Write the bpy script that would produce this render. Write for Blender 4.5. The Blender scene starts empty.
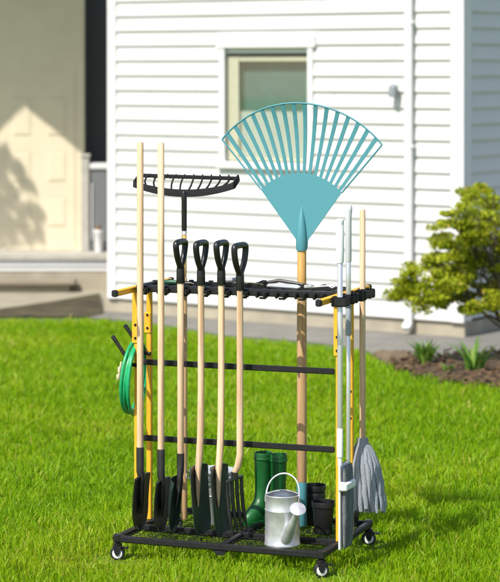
import bpy, math, random
import numpy as np
from mathutils import Vector, Matrix

random.seed(7)
rng = np.random.default_rng(11)
S = bpy.context.scene
COL = S.collection
PI = math.pi

# ------------------------------------------------------------------ camera geometry
F, YH, EYE, CX = 2190.0, 70.0, 1.92, 250.0      # focal length and horizon in photo pixels, eye height in metres
ANG = math.radians(-20.4)                        # the cart's turn about Z
FL = (-0.519, 8.581)                             # front left corner of the cart on the lawn
U = (math.cos(ANG), math.sin(ANG))
V = (-math.sin(ANG), math.cos(ANG))

def P(u, v, z=0.0):
    return Vector((FL[0] + u*U[0] + v*V[0], FL[1] + u*U[1] + v*V[1], z))
def ground(px, py, z=0.0):
    Y = F*(EYE - z)/(py - YH)
    return Vector(((px - CX)*Y/F, Y, z))
def u_at(px, v):
    k = (px - CX)/F
    return -(FL[0] + v*V[0] - k*(FL[1] + v*V[1]))/(U[0] - k*U[1])
def z_at(py, u, v):
    return EYE - (py - YH)*P(u, v).y/F
def at(px, py, Y):
    return Vector(((px - CX)*Y/F, Y, EYE - (py - YH)*Y/F))

# ------------------------------------------------------------------ materials
def new_mat(name):
    m = bpy.data.materials.new(name); m.use_nodes = True
    nt = m.node_tree
    return m, nt, nt.nodes['Principled BSDF']

def mat(name, c, rough=0.5, metal=0.0, var=0.12, scale=40.0, bump=0.0, bscale=None, coat=0.0, stretch=None, spec=None, detail=4.0):
    m, nt, b = new_mat(name)
    b.inputs['Roughness'].default_value = rough
    b.inputs['Metallic'].default_value = metal
    if coat: b.inputs['Coat Weight'].default_value = coat
    if spec is not None: b.inputs['Specular IOR Level'].default_value = spec
    tc = nt.nodes.new('ShaderNodeTexCoord')
    mp = nt.nodes.new('ShaderNodeMapping'); nt.links.new(tc.outputs['Object'], mp.inputs['Vector'])
    if stretch: mp.inputs['Scale'].default_value = stretch
    n = nt.nodes.new('ShaderNodeTexNoise'); n.inputs['Scale'].default_value = scale; n.inputs['Detail'].default_value = detail
    nt.links.new(mp.outputs['Vector'], n.inputs['Vector'])
    r = nt.nodes.new('ShaderNodeValToRGB')
    r.color_ramp.elements[0].position = 0.28; r.color_ramp.elements[1].position = 0.72
    r.color_ramp.elements[0].color = (*[x*(1 - var) for x in c], 1)
    r.color_ramp.elements[1].color = (*[min(1, x*(1 + var)) for x in c], 1)
    nt.links.new(n.outputs['Fac'], r.inputs['Fac'])
    nt.links.new(r.outputs['Color'], b.inputs['Base Color'])
    mr = nt.nodes.new('ShaderNodeMapRange')
    mr.inputs['To Min'].default_value = max(0.02, rough - 0.09); mr.inputs['To Max'].default_value = min(1, rough + 0.09)
    nt.links.new(n.outputs['Fac'], mr.inputs['Value']); nt.links.new(mr.outputs['Result'], b.inputs['Roughness'])
    if bump:
        n2 = nt.nodes.new('ShaderNodeTexNoise'); n2.inputs['Scale'].default_value = bscale or scale*3
        nt.links.new(mp.outputs['Vector'], n2.inputs['Vector'])
        bp = nt.nodes.new('ShaderNodeBump'); bp.inputs['Strength'].default_value = bump; bp.inputs['Distance'].default_value = 0.004
        nt.links.new(n2.outputs['Fac'], bp.inputs['Height']); nt.links.new(bp.outputs['Normal'], b.inputs['Normal'])
    return m

def wood_mat(name, c, dark=0.72):
    m, nt, b = new_mat(name); L = nt.links.new
    tc = nt.nodes.new('ShaderNodeTexCoord'); mp = nt.nodes.new('ShaderNodeMapping')
    mp.inputs['Scale'].default_value = (70, 70, 1.7)
    oi = nt.nodes.new('ShaderNodeObjectInfo')
    va = nt.nodes.new('ShaderNodeVectorMath'); va.operation = 'ADD'
    sc_ = nt.nodes.new('ShaderNodeVectorMath'); sc_.operation = 'SCALE'; sc_.inputs[0].default_value = (3, 5, 7); L(oi.outputs['Random'], sc_.inputs['Scale'])
    L(tc.outputs['Object'], va.inputs[0]); L(sc_.outputs[0], va.inputs[1]); L(va.outputs[0], mp.inputs['Vector'])
    n = nt.nodes.new('ShaderNodeTexNoise'); n.inputs['Scale'].default_value = 1.4; n.inputs['Detail'].default_value = 7; n.inputs['Distortion'].default_value = 1.1
    L(mp.outputs['Vector'], n.inputs['Vector'])
    r = nt.nodes.new('ShaderNodeValToRGB')
    r.color_ramp.elements[0].position = 0.34; r.color_ramp.elements[1].position = 0.56
    r.color_ramp.elements[0].color = (c[0]*dark, c[1]*dark*0.90, c[2]*dark*0.80, 1); r.color_ramp.elements[1].color = (*c, 1)
    L(n.outputs['Fac'], r.inputs['Fac'])
    # knots and handling marks
    mp2 = nt.nodes.new('ShaderNodeMapping'); mp2.inputs['Scale'].default_value = (14, 14, 5); L(va.outputs[0], mp2.inputs['Vector'])
    n2 = nt.nodes.new('ShaderNodeTexNoise'); n2.inputs['Scale'].default_value = 1.0; n2.inputs['Detail'].default_value = 2; L(mp2.outputs['Vector'], n2.inputs['Vector'])
    r2 = nt.nodes.new('ShaderNodeValToRGB'); r2.color_ramp.elements[0].position = 0.60; r2.color_ramp.elements[1].position = 0.80
    r2.color_ramp.elements[0].color = (0, 0, 0, 1); r2.color_ramp.elements[1].color = (.55, .55, .55, 1); L(n2.outputs['Fac'], r2.inputs['Fac'])
    mx = nt.nodes.new('ShaderNodeMix'); mx.data_type = 'RGBA'; L(r2.outputs['Color'], mx.inputs['Factor'])
    L(r.outputs['Color'], mx.inputs['A']); mx.inputs['B'].default_value = (c[0]*.58, c[1]*.46, c[2]*.36, 1)
    hs = nt.nodes.new('ShaderNodeHueSaturation'); mr = nt.nodes.new('ShaderNodeMapRange'); mr.inputs['To Min'].default_value = .86; mr.inputs['To Max'].default_value = 1.06
    L(oi.outputs['Random'], mr.inputs['Value']); L(mr.outputs['Result'], hs.inputs['Value']); L(mx.outputs['Result'], hs.inputs['Color'])
    L(hs.outputs['Color'], b.inputs['Base Color'])
    b.inputs['Roughness'].default_value = 0.55
    bp = nt.nodes.new('ShaderNodeBump'); bp.inputs['Strength'].default_value = 0.2; bp.inputs['Distance'].default_value = 0.002
    L(n.outputs['Fac'], bp.inputs['Height']); L(bp.outputs['Normal'], b.inputs['Normal'])
    return m

def leaf_mat(name, ramp, trans=0.35, rough=0.55, patch=None):
    """per-leaf colour picked by a stored random value; light passes through the blades"""
    m, nt, b = new_mat(name)
    a = nt.nodes.new('ShaderNodeAttribute'); a.attribute_name = 'rnd'
    r = nt.nodes.new('ShaderNodeValToRGB')
    els = r.color_ramp.elements
    while len(els) < len(ramp): els.new(0.5)
    for e, (p, c) in zip(els, ramp): e.position = p; e.color = (*c, 1)
    fac = a.outputs['Fac']
    if patch:
        tc = nt.nodes.new('ShaderNodeTexCoord'); n = nt.nodes.new('ShaderNodeTexNoise')
        n.inputs['Scale'].default_value = patch[0]; n.inputs['Detail'].default_value = 3
        nt.links.new(tc.outputs['Object'], n.inputs['Vector'])
        mm = nt.nodes.new('ShaderNodeMath'); mm.operation = 'MULTIPLY_ADD'
        mr = nt.nodes.new('ShaderNodeMapRange'); mr.inputs['From Min'].default_value = 0.3; mr.inputs['From Max'].default_value = 0.7
        mr.inputs['To Min'].default_value = -patch[1]; mr.inputs['To Max'].default_value = patch[1]
        nt.links.new(n.outputs['Fac'], mr.inputs['Value'])
        ad = nt.nodes.new('ShaderNodeMath'); ad.operation = 'ADD'; ad.use_clamp = True
        nt.links.new(fac, ad.inputs[0]); nt.links.new(mr.outputs['Result'], ad.inputs[1])
        fac = ad.outputs[0]; nt.nodes.remove(mm)
    nt.links.new(fac, r.inputs['Fac'])
    nt.links.new(r.outputs['Color'], b.inputs['Base Color'])
    b.inputs['Roughness'].default_value = rough
    b.inputs['Specular IOR Level'].default_value = 0.3
    t = nt.nodes.new('ShaderNodeBsdfTranslucent'); nt.links.new(r.outputs['Color'], t.inputs['Color'])
    mx = nt.nodes.new('ShaderNodeMixShader'); mx.inputs['Fac'].default_value = trans
    nt.links.new(b.outputs[0], mx.inputs[1]); nt.links.new(t.outputs[0], mx.inputs[2])
    nt.links.new(mx.outputs[0], nt.nodes['Material Output'].inputs['Surface'])
    return m

M = dict(
    black=mat('black_powder_coat', (0.013, 0.013, 0.014), 0.50, var=0.2, scale=60, bump=0.08, bscale=500, spec=0.3),
    plastic=mat('black_plastic', (0.012, 0.012, 0.013), 0.36, var=0.2, scale=50, bump=0.05, bscale=300),
    steel_black=mat('black_forged_steel', (0.045, 0.044, 0.043), 0.36, metal=0.55, var=0.40, scale=14, bump=0.12, bscale=180, spec=0.7),
    steel_green=mat('dark_green_steel', (0.030, 0.052, 0.040), 0.36, metal=0.35, var=0.40, scale=12, bump=0.12, bscale=160, spec=0.7),
    yellow=mat('yellow_powder_coat', (0.80, 0.40, 0.025), 0.40, var=0.06, scale=30, bump=0.05, bscale=400),
    wood=wood_mat('pale_ash_wood', (0.80, 0.565, 0.365), 0.70),
    tan_wood=wood_mat('tan_wood', (0.58, 0.37, 0.19), 0.82),
    gold_wood=wood_mat('varnished_golden_wood', (0.86, 0.52, 0.17), 0.86),
    teal=mat('teal_plastic', (0.072, 0.262, 0.305), 0.5, var=0.025, scale=3, bump=0.03, bscale=200),
    green=mat('green_rubber', (0.007, 0.098, 0.020), 0.42, var=0.2, scale=20, coat=0.05, bump=0.04, bscale=150),
    hose=mat('green_vinyl', (0.012, 0.33, 0.12), 0.35, var=0.15, scale=60, coat=0.2),
    galv=mat('galvanised_steel', (0.60, 0.61, 0.63), 0.38, metal=0.60, var=0.20, scale=22, bump=0.06, bscale=60),
    steel=mat('brushed_steel', (0.72, 0.72, 0.73), 0.34, metal=0.65, var=0.08, scale=30, stretch=(1, 1, 0.05)),
    greyplastic=mat('grey_plastic', (0.30, 0.32, 0.35), 0.45, var=0.06),
    whiteplastic=mat('white_plastic', (0.78, 0.78, 0.79), 0.4, var=0.03),
    pad=mat('grey_microfibre', (0.13, 0.135, 0.145), 0.95, var=0.45, scale=55, bump=1.0, bscale=260, stretch=(1, 1, 0.35)),
    yarn=mat('grey_cotton_yarn', (0.30, 0.325, 0.36), 0.95, var=0.22, scale=150, bump=1.0, bscale=420),
    brass=mat('pale_brass', (0.75, 0.66, 0.42), 0.4, metal=0.5),
    tyre=mat('black_rubber', (0.015, 0.015, 0.015), 0.6),
    siding=mat('white_painted_siding', (0.63, 0.625, 0.605), 0.55, var=0.035, scale=3, bump=0.05, bscale=60, stretch=(1, 1, 4)),
    trim=mat('white_trim_paint', (0.70, 0.70, 0.695), 0.5, var=0.03, scale=6, bump=0.03),
    cream=mat('cream_paint', (0.70, 0.615, 0.445), 0.6, var=0.04, scale=5, bump=0.03),
    jamb=mat('beige_jamb_paint', (0.44, 0.43, 0.31), 0.55, var=0.05, scale=8),
    concrete=mat('concrete', (0.36, 0.32, 0.24), 0.9, var=0.16, scale=7, bump=0.5, bscale=60),
    path=mat('concrete_paving', (0.175, 0.166, 0.145), 0.92, var=0.15, scale=4, bump=0.5, bscale=80),
    tanpath=mat('tan_concrete', (0.31, 0.28, 0.21), 0.92, var=0.12, scale=4, bump=0.4, bscale=80),
    brown_ground=mat('dark_brown_ground', (0.060, 0.048, 0.022), 0.95, var=0.6, scale=5, bump=0.8, bscale=70),
    dark=mat('dark_entry_shade', (0.055, 0.060, 0.064), 0.5),  # porch shade put into the colour of the entry recess
    greydoor=mat('grey_painted_panel', (0.16, 0.165, 0.17), 0.5),
    deck=mat('grey_deck_paint', (0.42, 0.40, 0.35), 0.7, var=0.12, scale=12, bump=0.1),
    plank=mat('weathered_plank', (0.26, 0.225, 0.165), 0.85, var=0.2, scale=10, bump=0.3, stretch=(0.3, 6, 6)),
    soil=mat('mulch_soil', (0.060, 0.040, 0.020), 0.95, var=0.45, scale=30, bump=1.0, bscale=60),
    bark=mat('bark', (0.10, 0.075, 0.05), 0.9, var=0.3, scale=40, bump=0.8, bscale=90),
    rock=mat('brown_rock', (0.15, 0.11, 0.07), 0.9, var=0.3, scale=14, bump=0.8, bscale=40),
    blind=mat('teal_blind', (0.105, 0.205, 0.185), 0.7, var=0.12, scale=9),
    curtain=mat('pale_curtain', (0.62, 0.62, 0.58), 0.8, var=0.06, scale=6),
    roofing=mat('grey_shingle', (0.13, 0.13, 0.13), 0.9, var=0.25, scale=12, bump=0.5),
    turf=mat('turf_soil', (0.085, 0.150, 0.010), 0.95, var=0.35, scale=14, bump=0.8, bscale=50),
    terracotta=mat('brown_clay', (0.15, 0.075, 0.03), 0.8),
)
M['grass'] = leaf_mat('grass_blades', [(0.0, (0.125, 0.270, 0.003)), (0.42, (0.218, 0.405, 0.003)), (0.75, (0.325, 0.450, 0.005)), (1.0, (0.48, 0.46, 0.08))], 0.42, 0.5, patch=(0.8, 0.22))
M['maple'] = leaf_mat('maple_leaves', [(0.0, (0.16, 0.22, 0.010)), (0.4, (0.40, 0.48, 0.018)), (0.8, (0.62, 0.62, 0.04)), (1.0, (0.52, 0.30, 0.06))], 0.50, 0.5)
M['iris'] = leaf_mat('iris_leaves', [(0.0, (0.06, 0.16, 0.015)), (0.6, (0.13, 0.28, 0.03)), (1.0, (0.24, 0.34, 0.06))], 0.3)
M['treeleaf'] = leaf_mat('tree_leaves', [(0.0, (0.04, 0.09, 0.01)), (1.0, (0.10, 0.16, 0.02))], 0.25)

def glass_mat():
    m, nt, b = new_mat('window_glass')
    t = nt.nodes.new('ShaderNodeBsdfTransparent'); t.inputs['Color'].default_value = (0.95, 0.97, 0.95, 1)
    g = nt.nodes.new('ShaderNodeBsdfGlossy'); g.inputs['Roughness'].default_value = 0.03
    mx = nt.nodes.new('ShaderNodeMixShader'); mx.inputs['Fac'].default_value = 0.14
    nt.links.new(t.outputs[0], mx.inputs[1]); nt.links.new(g.outputs[0], mx.inputs[2])
    nt.links.new(mx.outputs[0], nt.nodes['Material Output'].inputs['Surface'])
    return m
M['glass'] = glass_mat()
M['matte'] = mat('matte_black', (0.013, 0.013, 0.014), 0.68, var=0.2, scale=50, spec=0.25)

# ------------------------------------------------------------------ mesh builder
class MB:
    def __init__(s): s.v, s.f = [], []
    def add(s, vs, fs):
        k = len(s.v); s.v += [tuple(p) for p in vs]; s.f += [tuple(i + k for i in q) for q in fs]; return s
    def frame(s, c, ax, ay, az, hx, hy, hz, bev=0.0):
        """box with its edges cut by bev"""
        c = Vector(c); ax, ay, az = Vector(ax).normalized(), Vector(ay).normalized(), Vector(az).normalized()
        if bev <= 0:
            vs = [c + ax*hx*i + ay*hy*j + az*hz*k for k in (-1, 1) for j in (-1, 1) for i in (-1, 1)]
            return s.add(vs, [(0, 2, 3, 1), (4, 5, 7, 6), (0, 1, 5, 4), (2, 6, 7, 3), (0, 4, 6, 2), (1, 3, 7, 5)])
        b = min(bev, hx*.9, hy*.9, hz*.9)
        def ring(z, ix):
            x, y = hx - ix, hy - ix; q = b
            return [(x - q, -y), (x, -y + q), (x, y - q), (x - q, y), (-x + q, y), (-x, y - q), (-x, -y + q), (-x + q, -y)], z
        vs, fs = [], []
        for pts, z in (ring(-hz, b), ring(-hz + b, 0), ring(hz - b, 0), ring(hz, b)):
            vs += [c + ax*x + ay*y + az*z for x, y in pts]
        for r in range(3):
            for i in range(8):
                j = (i + 1) % 8
                fs.append((r*8 + i, r*8 + j, r*8 + 8 + j, r*8 + 8 + i))
        fs += [tuple(range(7, -1, -1)), tuple(range(24, 32))]
        return s.add(vs, fs)
    def box(s, x0, x1, y0, y1, z0, z1, bev=0.0):
        return s.frame(((x0 + x1)/2, (y0 + y1)/2, (z0 + z1)/2), (1, 0, 0), (0, 1, 0), (0, 0, 1), abs(x1 - x0)/2, abs(y1 - y0)/2, abs(z1 - z0)/2, bev)
    def bar(s, p0, p1, w, h, up=(0, 0, 1), bev=0.0):
        p0, p1 = Vector(p0), Vector(p1); d = (p1 - p0)
        az = Vector(up); ax = d.normalized(); ay = az.cross(ax)
        if ay.length < 1e-4: ay = Vector((0, 1, 0)).cross(ax)
        ay.normalize(); az = ax.cross(ay)
        return s.frame((p0 + p1)/2, ax, ay, az, d.length/2, w/2, h/2, bev)
    def tube(s, pts, r, n=12, caps=True, closed=False, flat=None):
        pts = [Vector(p) for p in pts]; N = len(pts)
        rr = [r]*N if isinstance(r, (int, float)) else list(r)
        vs, fs = [], []
        ref = None
        for i, p in enumerate(pts):
            if closed: d = pts[(i + 1) % N] - pts[i - 1]
            else: d = pts[min(i + 1, N - 1)] - pts[max(i - 1, 0)]
            d.normalize()
            if ref is None:
                ref = Vector((1, 0, 0)) if abs(d.x) < 0.8 else Vector((0, 1, 0))
            a = ref - d*ref.dot(d); a.normalize(); ref = a
            b = d.cross(a)
            fa, fb = flat if flat else (1, 1)
            for k in range(n):
                t = 2*PI*k/n
                vs.append(p + (a*math.cos(t)*fa + b*math.sin(t)*fb)*rr[i])
        for i in range(N if closed else N - 1):
            j = (i + 1) % N
            for k in range(n):
                l = (k + 1) % n
                fs.append((i*n + k, i*n + l, j*n + l, j*n + k))
        if caps and not closed:
            fs += [tuple(range(n - 1, -1, -1)), tuple((N - 1)*n + k for k in range(n))]
        return s.add(vs, fs)
    def lathe(s, prof, c=(0, 0, 0), n=32, axis=(0, 0, 1), caps=True):
        az = Vector(axis).normalized(); ax = Vector((1, 0, 0)) if abs(az.x) < .8 else Vector((0, 1, 0))
        ax = (ax - az*ax.dot(az)).normalized(); ay = az.cross(ax); c = Vector(c)
        vs, fs = [], []
        for r, z in prof:
            for k in range(n):
                t = 2*PI*k/n; vs.append(c + az*z + (ax*math.cos(t) + ay*math.sin(t))*r)
        for i in range(len(prof) - 1):
            for k in range(n):
                l = (k + 1) % n; fs.append((i*n + k, i*n + l, (i + 1)*n + l, (i + 1)*n + k))
        if caps: fs += [tuple(range(n - 1, -1, -1)), tuple((len(prof) - 1)*n + k for k in range(n))]
        return s.add(vs, fs)
    def loft(s, rings, caps=True):
        n = len(rings[0]); vs = [p for r in rings for p in r]; fs = []
        for i in range(len(rings) - 1):
            for k in range(n):
                l = (k + 1) % n; fs.append((i*n + k, i*n + l, (i + 1)*n + l, (i + 1)*n + k))
        if caps: fs += [tuple(range(n - 1, -1, -1)), tuple((len(rings) - 1)*n + k for k in range(n))]
        return s.add(vs, fs)
    def sheet(s, grid, thick, nrm=None):
        """a grid of points given thickness along its normals (front at the grid, back offset)"""
        R, C = len(grid), len(grid[0])
        g = [[Vector(p) for p in row] for row in grid]
        back = []
        for i in range(R):
            row = []
            for j in range(C):
                a = g[min(i + 1, R - 1)][j] - g[max(i - 1, 0)][j]; b = g[i][min(j + 1, C - 1)] - g[i][max(j - 1, 0)]
                nn = a.cross(b)
                nn = nn.normalized() if nn.length > 1e-9 else Vector(nrm or (0, 1, 0))
                row.append(g[i][j] + nn*thick)
            back.append(row)
        vs = [p for r in g for p in r] + [p for r in back for p in r]; K = R*C; fs = []
        for i in range(R - 1):
            for j in range(C - 1):
                a, b, c, d = i*C + j, i*C + j + 1, (i + 1)*C + j + 1, (i + 1)*C + j
                fs += [(a, b, c, d), (K + d, K + c, K + b, K + a)]
        for i in range(R - 1):
            for j, fl in ((0, 0), (C - 1, 1)):
                a, d = i*C + j, (i + 1)*C + j
                fs.append((a, d, K + d, K + a) if not fl else (d, a, K + a, K + d))
        for j in range(C - 1):
            for i, fl in ((0, 0), (R - 1, 1)):
                a, b = i*C + j, i*C + j + 1
                fs.append((b, a, K + a, K + b) if not fl else (a, b, K + b, K + a))
        return s.add(vs, fs)
    def prism(s, outline, y0, y1, xf=None):
        """extrude an (x, z) outline from y0 to y1"""
        n = len(outline)
        vs = [Vector((x, y0, z)) for x, z in outline] + [Vector((x, y1, z)) for x, z in outline]
        if xf: vs = [xf @ p for p in vs]
        fs = [tuple(range(n)), tuple(range(2*n - 1, n - 1, -1))] + [(i, i + n, (i + 1) % n + n, (i + 1) % n) for i in range(n)]
        return s.add(vs, fs)
    def build(s, name, material, parent=None, smooth=True, sub=0, loc=None):
        me = bpy.data.meshes.new(name); me.from_pydata([tuple(p) for p in s.v], [], s.f); me.update()
        import bmesh
        bm = bmesh.new(); bm.from_mesh(me); bmesh.ops.recalc_face_normals(bm, faces=bm.faces); bm.to_mesh(me); bm.free()
        me.materials.append(material)
        if smooth:
            me.shade_smooth()
            try: me.set_sharp_from_angle(angle=math.radians(38))
            except Exception: pass
        o = bpy.data.objects.new(name, me); COL.objects.link(o)
        if parent is not None: o.parent = parent
        if loc is not None: o.location = loc
        if sub:
            md = o.modifiers.new('sub', 'SUBSURF'); md.levels = sub; md.render_levels = sub
        return o

def empty(name, label, cat, loc=(0, 0, 0), rz=0.0, group=None):
    o = bpy.data.objects.new(name, None); COL.objects.link(o)
    o.location = loc; o.rotation_euler = (0, 0, rz); o.empty_display_size = 0.1
    o['label'] = label; o['category'] = cat
    if group: o['group'] = group
    return o
def tag(o, label, cat, group=None):
    o['label'] = label; o['category'] = cat
    if group: o['group'] = group
    return o
def struct(o): o['kind'] = 'structure'; return o
def children(o): return [c for c in bpy.data.objects if c.parent is o]
def copy_tree(o, parent=None):
    c = o.copy(); COL.objects.link(c)
    if parent is not None: c.parent = parent
    for ch in children(o):
        if ch is not c: copy_tree(ch, c)
    return c
def np_mesh(name, verts, faces_flat, counts, material, rnd=None, parent=None):
    me = bpy.data.meshes.new(name)
    me.vertices.add(len(verts)); me.vertices.foreach_set('co', verts.astype(np.float32).ravel())
    me.loops.add(len(faces_flat)); me.loops.foreach_set('vertex_index', faces_flat.astype(np.int32))
    me.polygons.add(len(counts))
    st = np.concatenate([[0], np.cumsum(counts)[:-1]]).astype(np.int32)
    me.polygons.foreach_set('loop_start', st)
    me.update(calc_edges=True)
    if rnd is not None:
        a = me.attributes.new('rnd', 'FLOAT', 'POINT'); a.data.foreach_set('value', rnd.astype(np.float32))
    me.polygons.foreach_set('use_smooth', np.ones(len(counts), bool))
    me.materials.append(material)
    o = bpy.data.objects.new(name, me); COL.objects.link(o)
    if parent is not None: o.parent = parent
    return o

# ------------------------------------------------------------------ light
SUN = Vector((-0.40, -0.53, 0.80)).normalized()
w = bpy.data.worlds.new('World'); S.world = w; w.use_nodes = True
nt = w.node_tree; bg = nt.nodes['Background']
sky = nt.nodes.new('ShaderNodeTexSky'); sky.sky_type = 'NISHITA'; sky.sun_disc = False
sky.sun_elevation = math.asin(SUN.z); sky.sun_rotation = math.atan2(SUN.x, SUN.y)
sky.air_density = 1.0; sky.dust_density = 1.5
nt.links.new(sky.outputs[0], bg.inputs['Color']); bg.inputs['Strength'].default_value = 0.14
ld = bpy.data.lights.new('sun', 'SUN'); ld.energy = 4.6; ld.angle = math.radians(0.6); ld.color = (1.0, 0.955, 0.88)
lo = bpy.data.objects.new('sun', ld); COL.objects.link(lo)
lo.rotation_euler = (-SUN).to_track_quat('-Z', 'Y').to_euler(); lo.location = (-6, -4, 12)
S.view_settings.view_transform = 'Standard'; S.view_settings.look = 'None'
S.view_settings.gamma = 1.0; S.view_settings.exposure = 0.36; S.view_settings.use_curve_mapping = False

# ------------------------------------------------------------------ ground
EDGE = [(-400, 318), (0, 318), (88, 318), (150, 323), (225, 336), (290, 341), (345, 347), (368, 352), (392, 365), (430, 374), (470, 380), (540, 387), (900, 420)]
EX, EY = np.array([e[0] for e in EDGE], float), np.array([e[1] for e in EDGE], float)

def flat_poly(name, pts, z, material):
    m = MB(); m.add([(p.x, p.y, z) for p in pts], [tuple(range(len(pts)))])
    o = m.build(name, material, smooth=False)
    import bmesh
    bm = bmesh.new(); bm.from_mesh(o.data)
    bmesh.ops.triangulate(bm, faces=bm.faces)
    for f in bm.faces:
        if f.normal.z < 0: f.normal_flip()
    bm.to_mesh(o.data); bm.free()
    return struct(o)

m = MB(); m.add([(-120, -40, 0), (120, -40, 0), (120, 220, 0), (-120, 220, 0)], [(0, 1, 2, 3)])
struct(m.build('lawn', M['turf'], smooth=False))
edge_pts = [ground(x, y) for x, y in EDGE[1:-2]]
flat_poly('path', [Vector((-6, edge_pts[0].y, 0))] + edge_pts + [Vector((9, 15.0, 0)), Vector((9, 24, 0)), Vector((-6, 24, 0))], 0.004, M['path'])
flat_poly('walkway', [ground(x, y) for x, y in [(-200, 311), (0, 309.5), (60, 301), (99, 294), (112, 312), (112, 290), (100, 283), (-200, 283)]], 0.008, M['tanpath'])
flat_poly('dark_strip', [ground(x, y) for x, y in [(-200, 318), (86, 318), (104, 314), (99, 294.5), (60, 301.5), (0, 310), (-200, 311.5)]], 0.012, M['brown_ground'])  # dark brown ground strip between walkway and lawn

# garden bed: a low mound of mulch
bed_in = [(380, 362), (398, 376), (430, 384), (470, 390), (540, 397), (640, 402), (640, 350), (540, 354), (480, 357), (440, 358), (402, 358)]
bp_ = [ground(x, y) for x, y in bed_in]
cen = sum(bp_, Vector())/len(bp_)
m = MB(); rings = []
for t, z in ((1.0, 0.006), (0.85, 0.035), (0.6, 0.05), (0.3, 0.055), (0.05, 0.056)):
    rings.append([Vector((cen.x + (p.x - cen.x)*t, cen.y + (p.y - cen.y)*t, z + (random.uniform(-.008, .008) if t < .95 else 0))) for p in bp_])
m.loft(rings)
struct(m.build('garden_bed', M['soil']))
# loose mulch chips
vs, fs, rn = [], [], []
xs = np.array([p.x for p in bp_]); ys = np.array([p.y for p in bp_])
def inside(x, y):
    c = False; n = len(bp_)
    for i in range(n):
        a, b = bp_[i], bp_[i - 1]
        if (a.y > y) != (b.y > y) and x < (b.x - a.x)*(y - a.y)/(b.y - a.y) + a.x: c = not c
    return c
m = MB(); k = 0
while k < 1300:
    x, y = random.uniform(xs.min(), xs.max()), random.uniform(ys.min(), ys.max())
    if not inside(x, y): continue
    a, e = random.uniform(0, PI), random.uniform(-.5, .5)
    ax = Vector((math.cos(a)*math.cos(e), math.sin(a)*math.cos(e), math.sin(e))); ay = Vector((-math.sin(a), math.cos(a), 0))
    m.frame((x, y, 0.05 + random.uniform(-.02, .012)), ax, ay, ax.cross(ay), random.uniform(.012, .035), random.uniform(.006, .014), .003)
    k += 1
o = m.build('mulch', mat('bark_chips', (0.115, 0.068, 0.034), 0.9, var=0.6, scale=18), smooth=False); o['kind'] = 'stuff'
tag(o, 'brown bark mulch scattered over the flower bed by the house', 'mulch')

# grass ------------------------------------------------------------
def grass_field():
    WH = [P(-.0, .0), P(.848, 0), P(.848, .6), P(0, .6)]
    out = []
    for (y0, y1, dens, mx) in ((7.0, 9.6, 11500, 0.9), (9.6, 12.5, 7800, 1.3), (12.5, 17.6, 5000, 2.2)):
        wd = lambda y: 250*y/F + mx
        A = (wd(y0) + wd(y1))*(y1 - y0); n = int(A*dens)
        y = rng.uniform(y0, y1, int(n*1.3)); x = rng.uniform(-1, 1, len(y))*wd(y1)
        k = np.abs(x) < wd(y); x, y = x[k][:n], y[k][:n]
        out.append(np.stack([x, y], 1))
    p = np.concatenate(out)
    px = CX + F*p[:, 0]/p[:, 1]; py = YH + F*EYE/p[:, 1]
    e = np.interp(px, EX, EY) + 6.0 + rng.normal(0, 0.9, len(px)) + 1.2*np.sin(px*0.35)
    p = p[py > e]; N = len(p)
    # tufts: heights and lean vary slowly over the lawn
    lump = (np.sin(p[:, 0]*9.1 + 2*np.sin(p[:, 1]*5.3)) + np.sin(p[:, 1]*11.7 + 1.7*np.sin(p[:, 0]*7.9)) + np.sin((p[:, 0] + p[:, 1])*17.0))/3
    h = rng.uniform(0.022, 0.056, N)*(1 + 0.30*lump)
    tall = rng.random(N) < 0.03; h[tall] *= 1.45
    dmin = np.full(N, 9.0)
    for c in WH: 
        dd = np.hypot(p[:, 0] - c.x, (p[:, 1] - c.y + 0.03)/1.3); dmin = np.minimum(dmin, dd)
    h *= np.clip((dmin - 0.02)/0.16, 0.22, 1)
    # keep blades clear of the cart's frame
    th = rng.uniform(0, 2*PI, N); lean = (rng.uniform(0.05, 1.0, N)**1.3)*h*.95; wdt = rng.uniform(0.0016, 0.0034, N)
    far = np.clip((p[:, 1] - 9)/8, 0, 1); wdt *= 1 + 0.7*far
    la = th + rng.normal(0, .6, N)
    flow = 1.3*np.sin(p[:, 0]*3.1 + p[:, 1]*1.7) + 0.9*np.sin(p[:, 1]*4.3)
    la = np.where(rng.random(N) < 0.16, flow + rng.normal(0, .5, N), la)
    ld_ = np.stack([np.cos(la), np.sin(la)], 1); sd = np.stack([np.cos(th), np.sin(th)], 1)
    base = np.zeros((N, 3)); base[:, :2] = p
    V5 = np.zeros((N, 5, 3))
    V5[:, 0, :2] = p - sd*wdt[:, None]; V5[:, 1, :2] = p + sd*wdt[:, None]
    mid = p + ld_*(lean*.32)[:, None]
    V5[:, 2, :2] = mid + sd*(wdt*.8)[:, None]; V5[:, 3, :2] = mid - sd*(wdt*.8)[:, None]
    V5[:, 2, 2] = V5[:, 3, 2] = h*.62
    V5[:, 4, :2] = p + ld_*lean[:, None]; V5[:, 4, 2] = h*np.where(lean > .75*h, .82, 1.0)
    idx = (np.arange(N)*5)[:, None] + np.array([[0, 1, 2, 3, 3, 2, 4]])
    cnt = np.tile([4, 3], N)
    r = np.clip(rng.normal(0.48, 0.17, N), 0, 1); r[rng.random(N) < .035] = 1.0
    return np_mesh('grass', V5.reshape(-1, 3), idx.ravel(), cnt, M['grass'], np.repeat(r, 5))
g = grass_field(); g['kind'] = 'stuff'; tag(g, 'bright green mown lawn grass spread round the cart and up to the path', 'grass')

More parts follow.
